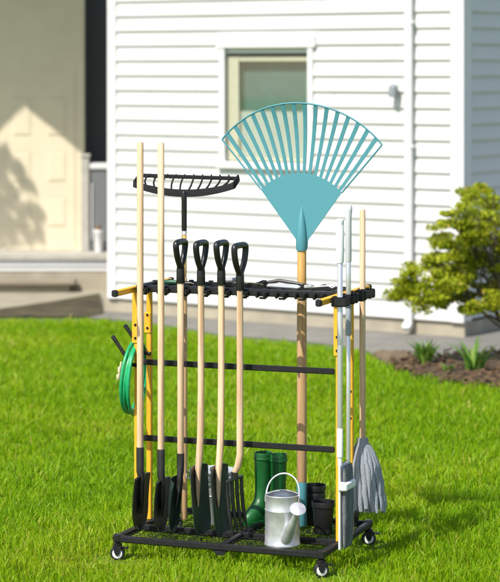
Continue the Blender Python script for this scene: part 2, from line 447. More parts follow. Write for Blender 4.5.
# ------------------------------------------------------------------ house
W0, W1 = Vector((-1.112, 17.4, 0)), Vector((1.52, 15.7, 0))
WD = (W1 - W0).normalized(); WN = Vector((WD.y, -WD.x, 0))       # along the wall, and outwards
WL = (W1 - W0).length
def on_wall(px):
    k = (px - CX)/F
    return (k*W0.y - W0.x)/(WD.x - k*WD.y)
def wz(py, s): return EYE - (py - YH)*(W0 + WD*s).y/F
house = empty('house', 'white clapboard house with covered porch standing behind the lawn', 'house', (W0.x, W0.y, 0))
HL = Matrix.Translation(Vector((-W0.x, -W0.y, 0)))
def hbuild(m, name, material, parent=None, smooth=False):
    m.v = [tuple(Vector(p) - Vector((W0.x, W0.y, 0))) for p in m.v]
    return m.build(name, material, parent or house, smooth=smooth)

s0, s1 = on_wall(226.5), on_wall(309.5)
zb, zt = wz(161.5, (s0 + s1)/2), wz(161.5, (s0 + s1)/2) + 0.80
COURSE, SB, ST = 0.1165, 0.128, 3.25
def siding(origin, d, n, L, holes=()):
    m = MB(); k = 0; z = SB
    while z < ST:
        z2 = min(z + COURSE, ST)
        segs = [(0.0, L)]
        for a, b, c, e in holes:
            if z2 > c + .01 and z < e - .01: segs = [(0.0, a), (b, L)]
        cuts = []
        for a, b in segs:
            j_ = a + (b - a)*random.uniform(.15, .85)
            cuts += [(a, j_ - .0012), (j_ + .0012, b)] if random.random() < .45 and b - a > .5 else [(a, b)]
        for a, b in cuts:
            p = lambda s, off, zz: origin + d*s + n*off + Vector((0, 0, zz))
            prof = [(0.0, z), (0.021, z), (0.0215, z + .012), (0.004, z2)]
            A = [p(a, o_, q) for o_, q in prof]; B = [p(b, o_, q) for o_, q in prof]
            m.add(A + B, [(0, 1, 5, 4), (1, 2, 6, 5), (2, 3, 7, 6)])
        z = z2; k += 1
    return m
hbuild(siding(W0, WD, WN, WL, [(s0 - .03, s1 + .03, zb - .03, zt + .05)]), 'front_siding', M['siding'])
SD = -WN; SN = WD                                               # the right-hand side wall runs back from the corner
hbuild(siding(W1 + SD*.0, SD, SN, 5.0), 'side_siding', M['siding'])
# solid core behind the boards, with the window niche left open
m = MB()
def wbox(m, a, b, o0, o1, z0, z1, bev=0.0):
    c = W0 + WD*(a + b)/2 + WN*(o0 + o1)/2 + Vector((0, 0, (z0 + z1)/2))
    return m.frame(c, WD, WN, (0, 0, 1), (b - a)/2, abs(o1 - o0)/2, (z1 - z0)/2, bev)
wbox(m, .004, s0 - .02, -.16, -.002, .1, ST); wbox(m, s1 + .02, WL - .004, -.16, -.002, .1, ST)
wbox(m, s0 - .02, s1 + .02, -.16, -.002, .1, zb - .02); wbox(m, s0 - .02, s1 + .02, -.16, -.002, zt + .02, ST)
wbox(m, .004, WL - .004, -5.0, -.5, .1, ST)
hbuild(m, 'wall_core', M['trim'])
m = MB(); wbox(m, -.06, WL + .02, .0, -.05, -.02, SB); 
m.frame(W1 + SD*2.5 - SN*.02 + Vector((0, 0, .0425)), SD, SN, (0, 0, 1), 2.45, .02, .0625)
for v_ in [0]: pass
hbuild(m, 'foundation', M['concrete'])
# trims
m = MB(); wbox(m, -.005, .075, .003, .034, SB - .02, ST, .004); hbuild(m, 'corner_board', M['trim'])
m = MB(); wbox(m, WL - .075, WL + .030, .003, .034, SB - .02, ST, .004); hbuild(m, 'corner_board', M['trim'])
m = MB(); m.frame(W1 + SD*.045 + SN*.0165 + Vector((0, 0, (SB + ST)/2)), SD, SN, (0, 0, 1), .047, .0145, (ST - SB)/2 + .01, .004); hbuild(m, 'corner_board', M['trim'])
m = MB(); wbox(m, .0, WL, .002, .026, SB - .014, SB + .004); hbuild(m, 'skirt_board', M['trim'])
# window
m = MB()
wbox(m, s0 - .045, s0, .002, .036, zb - .06, zt + .06, .003); wbox(m, s1, s1 + .045, .002, .036, zb - .06, zt + .06, .003)
wbox(m, s0 - .07, s1 + .07, .002, .044, zt + .062, zt + .15, .003)
win = hbuild(m, 'window', M['trim'])
m = MB(); wbox(m, s0 - .062, s1 + .062, -.06, .058, zb - .058, zb - .008, .004); hbuild(m, 'sill', M['trim'], win)
m = MB(); t_ = (s1 - s0)*.135
wbox(m, s0 + .001, s0 + t_, -.10, -.018, zb, zt); wbox(m, s1 - .022, s1 - .001, -.10, -.018, zb, zt)
wbox(m, s0 + t_ + .001, s1 - .023, -.10, -.02, zb + .001, zb + .024); wbox(m, s0 + t_ + .001, s1 - .023, -.10, -.02, zt - .04, zt - .001)
hbuild(m, 'frame', M['jamb'], win)
m = MB(); wbox(m, s0 + t_, s1 - .022, -.036, -.031, zb + .02, zt - .04); hbuild(m, 'pane', M['glass'], win)
zc = wz(111.5, (s0 + s1)/2)
m = MB(); R_ = []
for i in range(41):
    s_ = s0 + t_ + (s1 - .022 - s0 - t_)*i/40
    R_.append([W0 + WD*s_ + WN*(-.052 + .006*math.sin(i*1.15)) + Vector((0, 0, z_)) for z_ in (zb + .02, zc)])
m.sheet(R_, .004); hbuild(m, 'curtain', M['curtain'], win, True)
m = MB(); wbox(m, s0 + t_, s1 - .022, -.098, -.085, zb, zt - .04); hbuild(m, 'blind', M['blind'], win)
# downspout
sd = on_wall(412.5); m = MB()
wbox(m, sd - .030, sd + .030, .034, .078, .05, ST, .010)
for zz in (.45, 1.35, 2.25): wbox(m, sd - .040, sd + .040, .020, .081, zz, zz + .025, .004)
p0 = W0 + WD*sd + WN*.056
m.bar(p0 + Vector((0, 0, .085)), p0 + WN*.045 + Vector((0, 0, .045)), .062, .05, bev=.008)
hbuild(m, 'downspout', M['trim'], smooth=True)
# lamp bracket high on the wall beside the downspout
sl = on_wall(398); zl = wz(93, sl); m = MB()
c_ = W0 + WD*sl + Vector((0, 0, zl))
m.lathe([(.03, -.03), (.034, -.02), (.034, .05), (.012, .07)], c_ + WN*.075, 14)
m.bar(c_ + WN*.02 + Vector((0, 0, .05)), c_ + WN*.075 + Vector((0, 0, .05)), .02, .02)
hbuild(m, 'porch_light', M['greyplastic'], smooth=True)
# flat eave and low roof above the picture
m = MB(); wbox(m, -.15, WL + .2, -5.1, .16, ST, ST + .12); hbuild(m, 'eave', M['trim'])
m = MB(); a, b = -.18, WL + .23
q = [W0 + WD*a + WN*.19 + Vector((0, 0, ST + .122)), W0 + WD*b + WN*.19 + Vector((0, 0, ST + .122)), W0 + WD*b - WN*5.2 + Vector((0, 0, ST + .122)), W0 + WD*a - WN*5.2 + Vector((0, 0, ST + .122)),
     W0 + WD*a - WN*2.5 + Vector((0, 0, ST + 1.3)), W0 + WD*b - WN*2.5 + Vector((0, 0, ST + 1.3))]
m.add(q, [(0, 1, 5, 4), (2, 3, 4, 5), (1, 2, 5), (3, 0, 4), (3, 2, 1, 0)]); hbuild(m, 'roof', M['roofing'])

# porch -----------------------------------------------------------
DZ, DY, PY = 0.315, 19.0, 19.53
Xp = lambda px, Y: (px - CX)*Y/F
m = MB(); m.box(-5.5, Xp(84, PY), PY, PY + .15, DZ, 3.6); hbuild(m, 'porch_wall', M['cream'])
m = MB(); m.box(-5.5, -.6, DY - .03, PY + 1.0, DZ - .035, DZ); hbuild(m, 'porch_deck', M['deck'])
m = MB(); m.box(-5.5, -.9, DY, DY + .03, DZ - .098, DZ - .036); m.box(-5.5, -.9, DY + .012, DY + .04, DZ - .14, DZ - .105); hbuild(m, 'deck_fascia', M['trim'])
m = MB(); m.box(-5.5, -.8, DY + .02, DY + .2, -.02, DZ - .141); hbuild(m, 'porch_foundation', M['concrete'])
m = MB(); m.box(-4.2, Xp(76, DY - .1), DY - .22, DY - .01, .075, .115, .006); m.box(-4.2, Xp(70, DY - .1), DY - .17, DY - .03, .0, .074); hbuild(m, 'porch_step', M['plank'])
# panelled door leaf in the porch wall
pz = lambda py: EYE - (py - YH)*PY/F
m = MB(); m.box(Xp(4, PY), Xp(75, PY), PY - .006, PY + .01, DZ + .002, pz(70), .002); pd = hbuild(m, 'panelled_door', M['cream'])
for x0, x1 in ((13, 31), (48, 66)):
    for y0, y1 in ((197, 226), (152, 181), (98, 135)):
        m = MB(); x0_, x1_, z0_, z1_ = Xp(x0, PY), Xp(x1, PY), pz(y1), pz(y0); yy = PY - .0065
        for k, (ins, dp) in enumerate(((0, .004), (.018, .0065))):
            m.box(x0_ + ins, x1_ - ins, yy - dp, yy + .002 + .001*k, z0_ + ins, z1_ - ins, .0025)
        hbuild(m, 'door_panel', M['cream'], pd)
# side entry beside the main block, porch shade painted as its dark colour
m = MB(); m.box(Xp(84, PY) - .4, -.6, PY + .55, PY + .65, DZ, 3.6); hbuild(m, 'entry_recess_back', M['dark'])
m = MB(); m.box(Xp(81.5, PY - .1), Xp(89.5, PY - .1), PY - .14, PY - .07, DZ + .001, pz(157), .006)
m.box(Xp(81, PY - .1), Xp(90.5, PY - .1), PY - .15, PY - .06, pz(157) + .001, pz(153.5), .006); hbuild(m, 'newel_post', M['deck'])
cab = empty('porch_cabinet', 'narrow grey cabinet with white top on the porch by the corner board', 'cabinet', (Xp(98, PY), PY, DZ))
cx_ = Xp(98, PY)
m = MB(); m.box(Xp(91.5, PY) - cx_, Xp(108, PY) - cx_, -.12, .2, .002, pz(168.5) - DZ, .004); m.build('body', M['greydoor'], cab, False)
m = MB(); m.box(Xp(91, PY) - cx_, Xp(109, PY) - cx_, -.14, .21, pz(168.5) - DZ + .001, pz(163) - DZ, .005); m.build('top', M['trim'], cab, False)
m = MB(); m.box(Xp(92.6, PY) - cx_, Xp(93.6, PY) - cx_, -.135, -.121, .1, .6); m.build('handle', M['trim'], cab, False)
pot = empty('planter', 'small white planter with brown contents on the porch by grey cabinet', 'planter', (Xp(99, PY - .2), PY - .24, DZ))
m = MB(); m.lathe([(.030, .002), (.042, .17), (.046, .175), (.046, .20), (.038, .20), (.036, .15)], n=20); m.build('pot', M['trim'], pot)
m = MB(); m.lathe([(.028, .15), (.030, .21), (.012, .235)], n=12); m.build('soil', M['terracotta'], pot)

# gabled porch roof: its rakes throw the slanting shadow on the porch wall
def back(px, py, Y): return at(px, py, PY) + SUN*((PY - Y)/-SUN.y*1.0)
RY = 17.75
ap = back(27, 109, RY); rt = back(86, 157, RY)
slope = (ap.z - rt.z)/(rt.x - ap.x)
L_ = Vector((ap.x - 2.4, RY, ap.z - slope*2.4)); Rr = Vector((min(rt.x + .05, -0.2), RY, 0)); Rr.z = ap.z - slope*(Rr.x - ap.x)
m = MB(); D_ = Vector((0, PY + .5 - RY, 0)); T = Vector((0, 0, .14))
X_ = Vector((1.1, 0, 0)); a_ = [ap, Rr, Rr + T, ap + T, L_ + T, L_]
m.add(a_ + [p + D_ for p in a_], [(0, 1, 2, 3), (0, 3, 4, 5), (6, 9, 8, 7), (6, 11, 10, 9), (3, 2, 8, 9), (4, 3, 9, 10), (1, 0, 6, 7), (0, 5, 11, 6), (2, 1, 7, 8), (5, 4, 10, 11)])
m.box(Rr.x - .05, Rr.x + 1.3, RY + .002, PY + .5, Rr.z + .003, Rr.z + .135)  # flat unseen extension added to block sun past the right rake
hbuild(m, 'porch_roof', M['trim'])

# ------------------------------------------------------------------ foliage
def leaves(name, centres, radii, per, size, material, parent, origin, shell=0.55, droop=0.2, seed=3, ratio=0.5):
    r = np.random.default_rng(seed); P_, R_ = [], []
    for c, ra, n in zip(centres, radii, per):
        d = r.normal(size=(n, 3)); d /= np.linalg.norm(d, axis=1)[:, None]
        rad = r.uniform(0, 1, n)**(shell)
        P_.append(np.array(c) + d*rad[:, None]*np.array(ra)); 
    p = np.concatenate(P_) - np.array(origin); N = len(p)
    a = r.normal(size=(N, 3)); a[:, 2] -= droop; a /= np.linalg.norm(a, axis=1)[:, None]
    b = np.cross(a, r.normal(size=(N, 3)) + np.array([0, 0, 1.2])); b /= np.linalg.norm(b, axis=1)[:, None]
    n_ = np.cross(a, b)
    L = (size*r.uniform(.6, 1.3, N))[:, None]; w_ = L*ratio
    Vv = np.stack([p - a*L*.5, p + b*w_*.5 + n_*L*.06, p + a*L*.5 - n_*L*.1, p - b*w_*.5 + n_*L*.06], 1).reshape(-1, 3)
    idx = (np.arange(N)*4)[:, None] + np.array([[0, 1, 2, 0, 2, 3]])
    rn = np.clip(r.normal(.45, .24, N), 0, 1)
    return np_mesh(name, Vv, idx.ravel(), np.tile([3, 3], N), material, np.repeat(rn, 4), parent)

bush_base = ground(512, 368); BY = bush_base.y
bush = empty('maple_shrub', 'spreading yellow green maple shrub in the flower bed by the house corner', 'shrub', bush_base)
cl = [(484, 203, 22), (460, 212, 14), (505, 222, 34), (545, 228, 42), (443, 238, 17), (472, 246, 28), (424, 262, 15), (450, 272, 22), (407, 284, 13), (436, 292, 15), (478, 282, 24), (510, 268, 34), (548, 285, 40), (398, 297, 8), (420, 302, 9), (590, 262, 50), (462, 299, 10), (470, 193, 9), (497, 300, 14), (452, 254, 18), (490, 262, 22), (462, 228, 18), (495, 240, 24), (428, 280, 14), (465, 268, 20), (500, 288, 20), (412, 273, 10), (444, 262, 14), (480, 226, 18), (440, 303, 11), (468, 306, 12), (500, 305, 14), (525, 312, 16), (398, 289, 9), (455, 285, 16), (410, 293, 9)]
C_, R_, N_ = [], [], []
for i, (x, y, r) in enumerate(cl):
    dY = random.uniform(-.30, .25); c = at(x, y, BY + dY); rr = r*BY/F
    # break every clump into smaller sprays so the outline is ragged
    for k in range(max(4, int(r*.55))):
        d = Vector((random.gauss(0, 1), random.gauss(0, 1), random.gauss(0, .8))); d = d.normalized()*random.uniform(.25, 1.05)*rr
        C_.append(tuple(c + d)); q = random.uniform(.025, .055); R_.append((q*1.7, q*1.7, q*.7)); N_.append(random.randint(80, 140))
leaves('foliage', C_, R_, N_, .030, M['maple'], bush, bush_base, droop=.3, seed=5, ratio=.5)
m = MB()
def limb(m, p0, p1, r0, r1, wob=.03, n=7):
    pts = []
    for i in range(n):
        t = i/(n - 1); p = p0.lerp(p1, t)
        if 0 < i < n - 1: p += Vector((random.uniform(-wob, wob), random.uniform(-wob, wob), random.uniform(-wob, wob)))
        pts.append(p)
    m.tube(pts, [r0 + (r1 - r0)*i/(n - 1) for i in range(n)], 8); return pts
fork = Vector((.03, 0, .22)); limb(m, Vector((0, 0, -.02)), fork, .035, .026, .008, 5)
for (x, y, r) in cl:
    if r < 16: continue
    c = at(x, y, BY) - bush_base
    mid = fork.lerp(c, .5) + Vector((random.uniform(-.02, .02), random.uniform(-.1, .1), -.05))
    limb(m, fork, mid, .010, .007, .014, 6); e_ = limb(m, mid, c, .007, .003, .018, 6)
    for k in range(4):
        limb(m, e_[2], c + Vector((random.uniform(-1, 1), random.uniform(-1, 1), random.uniform(-.6, .8)))*r*BY/F, .005, .002, .012, 4)
m.build('trunk', M['bark'], bush)

# clumps of strap leaves and rocks in the bed
def strap_clump(px, py, n, hgt, label, seed, spread=.10):
    r = random.Random(seed); b = ground(px, py, .03)
    o = None; vs, idx, rn = [], [], []
    for i in range(n):
        a = r.uniform(0, 2*PI); t = r.uniform(.1, 1)*spread*1.6; h = hgt*r.uniform(.6, 1.1); w_ = r.uniform(.008, .014)
        sx, sy = -math.sin(a + r.uniform(-.6, .6)), math.cos(a); k = len(vs); bo = Vector((math.cos(a), math.sin(a), 0))*r.uniform(0, spread*.35); c = r.random()
        for q, (f_, wf) in enumerate(((0, .8), (.35, 1), (.7, .75), (1, .05))):
            p = bo + Vector((math.cos(a), math.sin(a), 0))*t*f_**1.8 + Vector((0, 0, h*(f_ - .22*f_**3)))
            vs += [(p.x - sx*w_*wf, p.y - sy*w_*wf, p.z), (p.x + sx*w_*wf, p.y + sy*w_*wf, p.z)]; rn += [c, c]
        for q in range(3): idx += [k + 2*q, k + 2*q + 1, k + 2*q + 3, k + 2*q + 2]
    o = np_mesh('strap_leaf_plant', np.array(vs), np.array(idx), np.full(len(idx)//4, 4), M['iris'], np.array(rn))
    o.location = b; tag(o, label, 'plant', 'plants in the flower bed')
strap_clump(425, 366, 46, .20, 'compact bushy green plant beside the rock in the flower bed', 2, .09)
strap_clump(474, 373, 26, .27, 'taller spiky strap leaved plant under the maple shrub', 4, .15)
strap_clump(449, 374, 14, .09, 'tiny low green sprout between the two larger bed plants', 9, .06)
def rock(px, py, sx, sy, sz, label, seed):
    r = np.random.default_rng(seed); m = MB(); rings = []
    for i in range(7):
        t = -.2 + 1.2*i/6; ra = math.sqrt(max(.02, 1 - max(t, 0)**2.4))
        rings.append([Vector((sx*ra*math.cos(a)*(1 + r.uniform(-.14, .14)), sy*ra*math.sin(a)*(1 + r.uniform(-.14, .14)), sz*t)) for a in np.linspace(0, 2*PI, 12, endpoint=False)])
    m.loft(rings); o = m.build('rock', M['rock'], loc=ground(px, py, .012)); o.data.polygons.foreach_set('use_smooth', np.zeros(len(o.data.polygons), bool))
    tag(o, label, 'rock', 'rocks edging the bed')
rock(396, 363, .11, .07, .085, 'large brown rock at the left end of the flower bed', 1)
rock(383, 357, .07, .05, .05, 'low flat brown rock at the very tip of the bed', 3)
rock(452, 364, .09, .06, .06, 'grey brown rock half hidden behind the bed plants', 6)
rock(409, 369, .04, .03, .035, 'small brown stone in front of the compact bed plant', 8)

# tree to the left of the picture whose crown shades the porch wall
TY = 17.25
sp = [back(x, y, TY) for x, y in ((12, 168), (22, 178), (31, 190), (14, 194), (4, 186), (24, 206), (34, 214), (12, 213), (2, 206), (20, 227), (30, 235), (38, 229), (14, 236), (5, 226), (5, 150), (-2, 163), (-8, 140), (-12, 170), (-14, 196), (-20, 215), (-10, 235), (-30, 180), (-26, 150))]
tb = Vector((sp[17].x - .1, TY, 0))
tree = empty('garden_tree', 'green tree standing to the left of the porch', 'tree', tb)
C_, R_, N_ = [], [], []
for c in sp:
    for k in range(4):
        d = Vector((random.gauss(0, 1), random.gauss(0, 1)*.8, random.gauss(0, 1))).normalized()*random.uniform(.02, .075)
        C_.append(tuple(c + d)); q = random.uniform(.022, .042); R_.append((q, q*1.6, q)); N_.append(40)
leaves('crown', C_, R_, N_, .045, M['treeleaf'], tree, tb, seed=8)
m = MB(); top = Vector((0, 0, min(p.z for p in sp) - .2)); limb(m, Vector((0, 0, -.05)), top, .07, .05, .02)
for c in sp: limb(m, top, Vector(c) - tb, .02, .006, .04)
m.build('trunk', M['bark'], tree)
# ------------------------------------------------------------------ the tool cart
CW, CD, BZ = 0.842, 0.60, 0.097              # base width, depth and the height of its frame top
B0 = P(0, 0)
cart = empty('tool_cart', 'black and yellow wheeled garden tool cart standing on the lawn', 'tool cart', B0, ANG)
TB = .0125
def tb(m, a, b, w=.025, h=.025): return m.bar(a, b, w, h, bev=.004)
m = MB(); zc_ = BZ - TB
tb(m, (-.0125, 0, zc_), (CW + .0125, 0, zc_)); tb(m, (-.0125, CD, zc_), (CW + .0125, CD, zc_))
tb(m, (0, .0127, zc_), (0, CD - .0127, zc_)); tb(m, (CW, .0127, zc_), (CW, CD - .0127, zc_))
m.build('base_frame', M['black'], cart)
m = MB(); tb(m, (.0127, .225, zc_), (CW - .0127, .225, zc_)); m.build('base_rail', M['black'], cart)
m = MB(); tb(m, (.435, .0127, zc_), (.435, .2123, zc_)); tb(m, (.435, .2377, zc_), (.435, CD - .0127, zc_))
m.build('base_divider', M['black'], cart)
m = MB(); m.prism([(.400, BZ - .0255), (.462, BZ - .0255), (.446, BZ - .043), (.424, BZ - .043)], -.010, .014); m.build('tie_plate', M['black'], cart)
# wire mesh floor, four panels
for x0, x1, y0, y1 in ((.0127, .4223, .0127, .2123), (.4477, CW - .0127, .0127, .2123), (.0127, .4223, .2377, CD - .0127), (.4477, CW - .0127, .2377, CD - .0127)):
    m = MB(); n = round((x1 - x0)/.036); k = round((y1 - y0)/.036); z = BZ - .014
    for i in range(1, n): m.tube([(x0 + (x1 - x0)*i/n, y0, z), (x0 + (x1 - x0)*i/n, y1, z)], .0013, 6)
    for i in range(1, k): m.tube([(x0, y0 + (y1 - y0)*i/k, z + .0026), (x1, y0 + (y1 - y0)*i/k, z + .0026)], .0013, 6)
    m.build('wire_mesh', M['matte'], cart)
# uprights
VP = (.205, .338)
def screw(m, x, y, z, r=.0055): m.lathe([(r, 0), (r, .002), (r*.6, .0045)], (x, y, z), 10, (0, -1, 0))
def upright(u, v, sleeve):
    m = MB(); m.box(u - .0105, u + .0105, v - .0105, v + .0105, BZ - .002, 1.032, .003)
    p = m.build('upright', M['yellow'], cart)
    if sleeve:
        s = MB(); s.box(u - .0142 - .004, u + .0142 - .004, v - .0145, v + .0115, *sleeve, .003); sl = s.build('sleeve', M['yellow'], p)
        for z in (sleeve[0] + .022, sleeve[0] + .075): b = MB(); screw(b, u - .003, v - .0146, z); b.build('screw', M['black'], p)
    else:
        for z in (.555, .66): b = MB(); screw(b, u + .002, v - .0106, z); b.build('screw', M['black'], p)
zf0 = z_at(343, u_at(134, VP[0]), VP[0])
upright(-.004, VP[0], (zf0, 1.03)); upright(-.008, VP[1], (z_at(333, -.008, VP[1]), z_at(312, -.008, VP[1])))
upright(CW + .003, VP[0], (z_at(356, CW, VP[0]), 1.03)); upright(CW + .008, VP[1], None)
# top arms with black end caps
def arm(u, v0, v1, u1=None):
    u1 = u if u1 is None else u1
    m = MB(); m.bar((u, v0, 1.045), (u1, v1, 1.045), .021, .024, bev=.003); a = m.build('top_arm', M['yellow'], cart)
    d = (Vector((u1, v1, 0)) - Vector((u, v0, 0))).normalized()
    for p, s in ((Vector((u, v0, 1.045)), -1), (Vector((u1, v1, 1.045)), 1)):
        c = MB(); c.bar(p + d*s*.0005, p + d*s*.022, .0235, .0265, bev=.004); c.build('end_cap', M['plastic'], a)
arm(-.006, .0, .55); arm(CW + .012, -.055, .55)
# crossbars between the uprights
for py in (367, 444):
    z = z_at(py, .46, .19); m = MB(); m.bar((.008, .19, z), (CW - .010, .19, z), .012, .023, bev=.003); m.build('crossbar', M['black'], cart)
# tool rack along the top
RV0, RV1, RZ = .155, .335, 1.055
m = MB()
m.box(.010, CW - .004, RV0, RV0 + .016, RZ - .018, RZ + .010, .004)
m.box(.010, CW - .004, RV1 - .016, RV1, RZ - .014, RZ + .014, .004)
m.box(.010, .030, RV0 + .016, RV1 - .016, RZ - .016, RZ + .010, .004); m.box(CW - .024, CW - .004, RV0 + .016, RV1 - .016, RZ - .016, RZ + .010, .004)
m.box(.030, CW - .024, RV0 + .080, RV0 + .094, RZ - .014, RZ + .003, .003)
for i in range(1, 13):
    x = .03 + (CW - .054)*i/13; m.box(x - .006, x + .006, RV0 + .016, RV1 - .016, RZ - .012, RZ + .002, .002)
rack = m.build('tool_rack', M['plastic'], cart)
CLU = [.048, .134, .222, .308, .394, .471, .55, .63, .71, .785]
for u in CLU:
    c = MB()
    for s in (-1, 1):
        c.box(u + s*.0185 - .0045, u + s*.0185 + .0045, RV0 - .024, RV0 - .0005, RZ - .022, RZ + .004, .003)
        c.box(u + s*.016 - .004, u + s*.016 + .004, RV0 - .036, RV0 - .0245, RZ - .020, RZ + .002, .003)
    c.box(u - .014, u + .014, RV0 - .006, RV0 - .0005, RZ - .028, RZ - .019, .002)
    c.build('rack_clip', M['plastic'], cart)
for u in (.09, .18, .265, .35, .435, .51, .59, .67, .745):
    c = MB(); c.box(u - .011, u + .011, RV1 - .012, RV1 - .003, RZ + .0145, RZ + .020, .002); c.build('rack_tab', M['plastic'], cart)
# side clips on the right-hand arm
def side_clip(v, z=1.040):
    m = MB(); u0 = CW + .026
    m.box(u0, u0 + .010, v - .024, v + .024, z - .019, z + .019, .004)
    for s in (-1, 1): m.box(u0 + .0105, u0 + .062, v + s*.0195 - .0065, v + s*.0195 + .0065, z - .018, z + .018, .005)
    return m.build('side_clip', M['plastic'], cart)
SCV = (.058, .165, .275, .385)
for v in SCV: side_clip(v)
# hose hooks on the left
for u, v, py in ((-.004, VP[0], 363.5), (-.008, VP[1], 352)):
    z = z_at(py, u, v); m = MB()
    m.tube([(u + .012, v - .016, z - .004), (u - .012, v - .016, z - .004), (u - .026, v - .016, z + .006), (u - .100, v - .016, z + .105)], .0075, 10)
    h = m.build('hose_hook', M['black'], cart)
    m = MB(); d = Vector((-.074, 0, .099)).normalized(); e = Vector((u - .100, v - .016, z + .105))
    m.tube([e - d*.022, e + d*.002, e + d*.004], [.0088, .0088, .006], 10); m.build('rubber_tip', M['plastic'], h)
# casters
def caster(u, v, spin):
    c = empty('caster', '', '', (0, 0, 0)); del c['label']; del c['category']
    c.parent = cart; c.location = (u, v, 0); c.rotation_euler = (0, 0, spin)
    m = MB(); m.lathe([(.007, .055), (.007, .078), (.015, .079), (.015, .0835)], n=14); m.lathe([(.017, .060), (.017, .066)], n=16); m.build('stem', M['black'], c)
    m = MB(); z = .0285
    for s in (-1, 1): m.prism([(-.016, .058), (.016, .058), (.013, .036), (.006, .021), (-.005, .021), (-.012, .034)], s*.0165 - .0015, s*.0165 + .0015)
    m.box(-.017, .017, -.015, .015, .054, .0595, .002); m.build('fork', M['black'], c)
    m = MB(); m.lathe([(.016, -.0125), (.025, -.0120), (.0285, -.008), (.0285, .008), (.025, .012), (.016, .0125)], (.0, 0, z), 28, (0, -1, 0)); m.build('tyre', M['tyre'], c)
    m = MB(); m.lathe([(.0195, -.0128), (.0195, .0128), (.017, .0137), (.009, .0130), (.006, .0150)], (.0, 0, z), 24, (0, -1, 0)); m.lathe([(.0195, .0128), (.017, .0137), (.009, .013)], (0, 0, z), 24, (0, 1, 0)); m.build('rim', M['whiteplastic'], c)
    m = MB(); m.bar((.012, 0, .052), (.040, 0, .046), .020, .005, bev=.002); m.bar((.030, 0, .0475), (.044, 0, .050), .026, .005, bev=.002); m.build('brake_lever', M['black'], c)
    return c
for u, v, sp in ((.0, .0, .30), (CW, .0, .45), (CW, CD, .35), (0, CD, .5)): caster(u, v, sp)
m = MB()
for u, v in ((0, 0), (CW, 0), (CW, CD), (0, CD)): 
    k = MB(); k.box(u - .0155, u + .0155, v - .0155, v + .0155, BZ - .0265, BZ + .006, .005); k.build('corner_cap', M['plastic'], cart)

# ------------------------------------------------------------------ tools. Each one: an empty at its foot, local x across the blade
CART_R = ANG
def tool(name, label, cat, u, v, z, rz=0.0, group=None):
    return empty(name, label, cat, P(u, v, z), ANG + rz, group)
def shaft_pts(z0, z1, n=10, wob=.0): return [(0, 0, z0 + (z1 - z0)*i/(n - 1)) for i in range(n)]
TV = .128                                       # the clips hold every handle at this depth

def pole(z0, z1, r, material, name='handle', parent=None, r1=None, n=14):
    m = MB(); r1 = r if r1 is None else r1
    m.tube([(0, 0, z0), (0, 0, z0 + .004), (0, 0, (z0 + z1)/2), (0, 0, z1 - .005), (0, 0, z1)], [r*.9, r, (r + r1)/2, r1, r1*.72], n)
    return m.build(name, material, parent)

def blade(top_w, mid_w, length, point, dish, tip_round=1.0, rows=16, cols=15, rib=.0):
    """a spade blade hanging below z=0: x across, dished towards -y, pointed by `point`"""
    g = []
    for i in range(rows):
        t = i/(rows - 1); z = -length*t
        if t < .12: hw = top_w/2*(.94 + .5*t)
        else: hw = mid_w/2
        if t > 1 - point:
            q = (t - (1 - point))/point; hw *= max(.03, math.sqrt(max(0, 1 - q**(1.6*tip_round + .4))))
        row = []
        for j in range(cols):
            x = -1 + 2*j/(cols - 1)
            y = -dish*(x*x)*(1 - .45*t) + .007*math.sin(t*PI*.9) - rib*math.exp(-(x/.16)**2)*(1 - t)
            row.append((x*hw, y, z - (0 if i else .0)))
        g.append(row)
    return g

def d_grip(m, z0, wd=.118, hgt=.155, r=.0120):
    pts = [(0, 0, z0 - .045), (0, 0, z0)]
    m.tube([(0, 0, z0 - .03), (0, 0, z0 - .026), (0, 0, z0 + .022), (0, 0, z0 + .045)], [.0160, .0172, .0165, .014], 14)
    h = wd/2 - r*.6
    L_ = [(-.003, 0, .026), (-.014, 0, .044), (-h*.72, 0, .072), (-h*.98, 0, .108), (-h*1.02, 0, hgt - r*1.5), (-h*.98, 0, hgt - r*.75), (-h*.80, 0, hgt - r*.35)]
    R_ = [(-x, y, z) for x, y, z in reversed(L_)]
    path = [Vector((x, y, z + z0)) for x, y, z in L_ + [(0, 0, hgt - r*.2)] + R_]
    for _ in range(2):                           # round the corners of the loop a little
        q = [path[0]]
        for a, b in zip(path, path[1:]): q += [a.lerp(b, .25), a.lerp(b, .75)]
        path = q + [path[-1]]
    m.tube(path, [r*(.88 + .16*math.sin(PI*i/(len(path) - 1))) for i in range(len(path))], 12, flat=(1.0, 1.05))

TURN = math.radians(90)                        # blades stand across the cart, edge on to the front
# two long pointed shovels
def long_shovel(px, tipy, label, ztop, zs, zb_, width, seed):
    u = u_at(px, TV); z0 = z_at(tipy, u, TV)
    t = tool('digging_shovel', label, 'shovel', u, TV, z0, TURN + math.radians(4), 'long shovels at the left end of the rack')
    L = z_at(zb_, u, TV) - z0
    pole(z_at(zs + 8, u, TV) - z0, z_at(ztop, u, TV) - z0, .0133, M['wood'], 'handle', t)
    m = MB(); z1 = z_at(zs, u, TV) - z0
    m.tube([(0, -.004, L*.30), (0, -.006, L*.55), (0, -.006, L*.95), (0, 0, L + .02), (0, 0, z1 - .004), (0, 0, z1)], [.004, .010, .0145, .0155, .0158, .0150], 14)
    m.build('socket', M['steel_black'], t)
    m = MB(); g = blade(width*1.04, width, L, .40, .009, rib=.005)
    m.sheet([[(x, y + .000, z + L) for x, y, z in r] for r in g], .0022)
    # rolled foot steps
    for s in (-1, 1): m.tube([(s*.014, -.004, L + .001), (s*width*.25, -.004, L + .001), (s*width*.42, -.007, L - .001)], .0042, 8)
    m.build('blade', M['steel_black'], t)
    return t
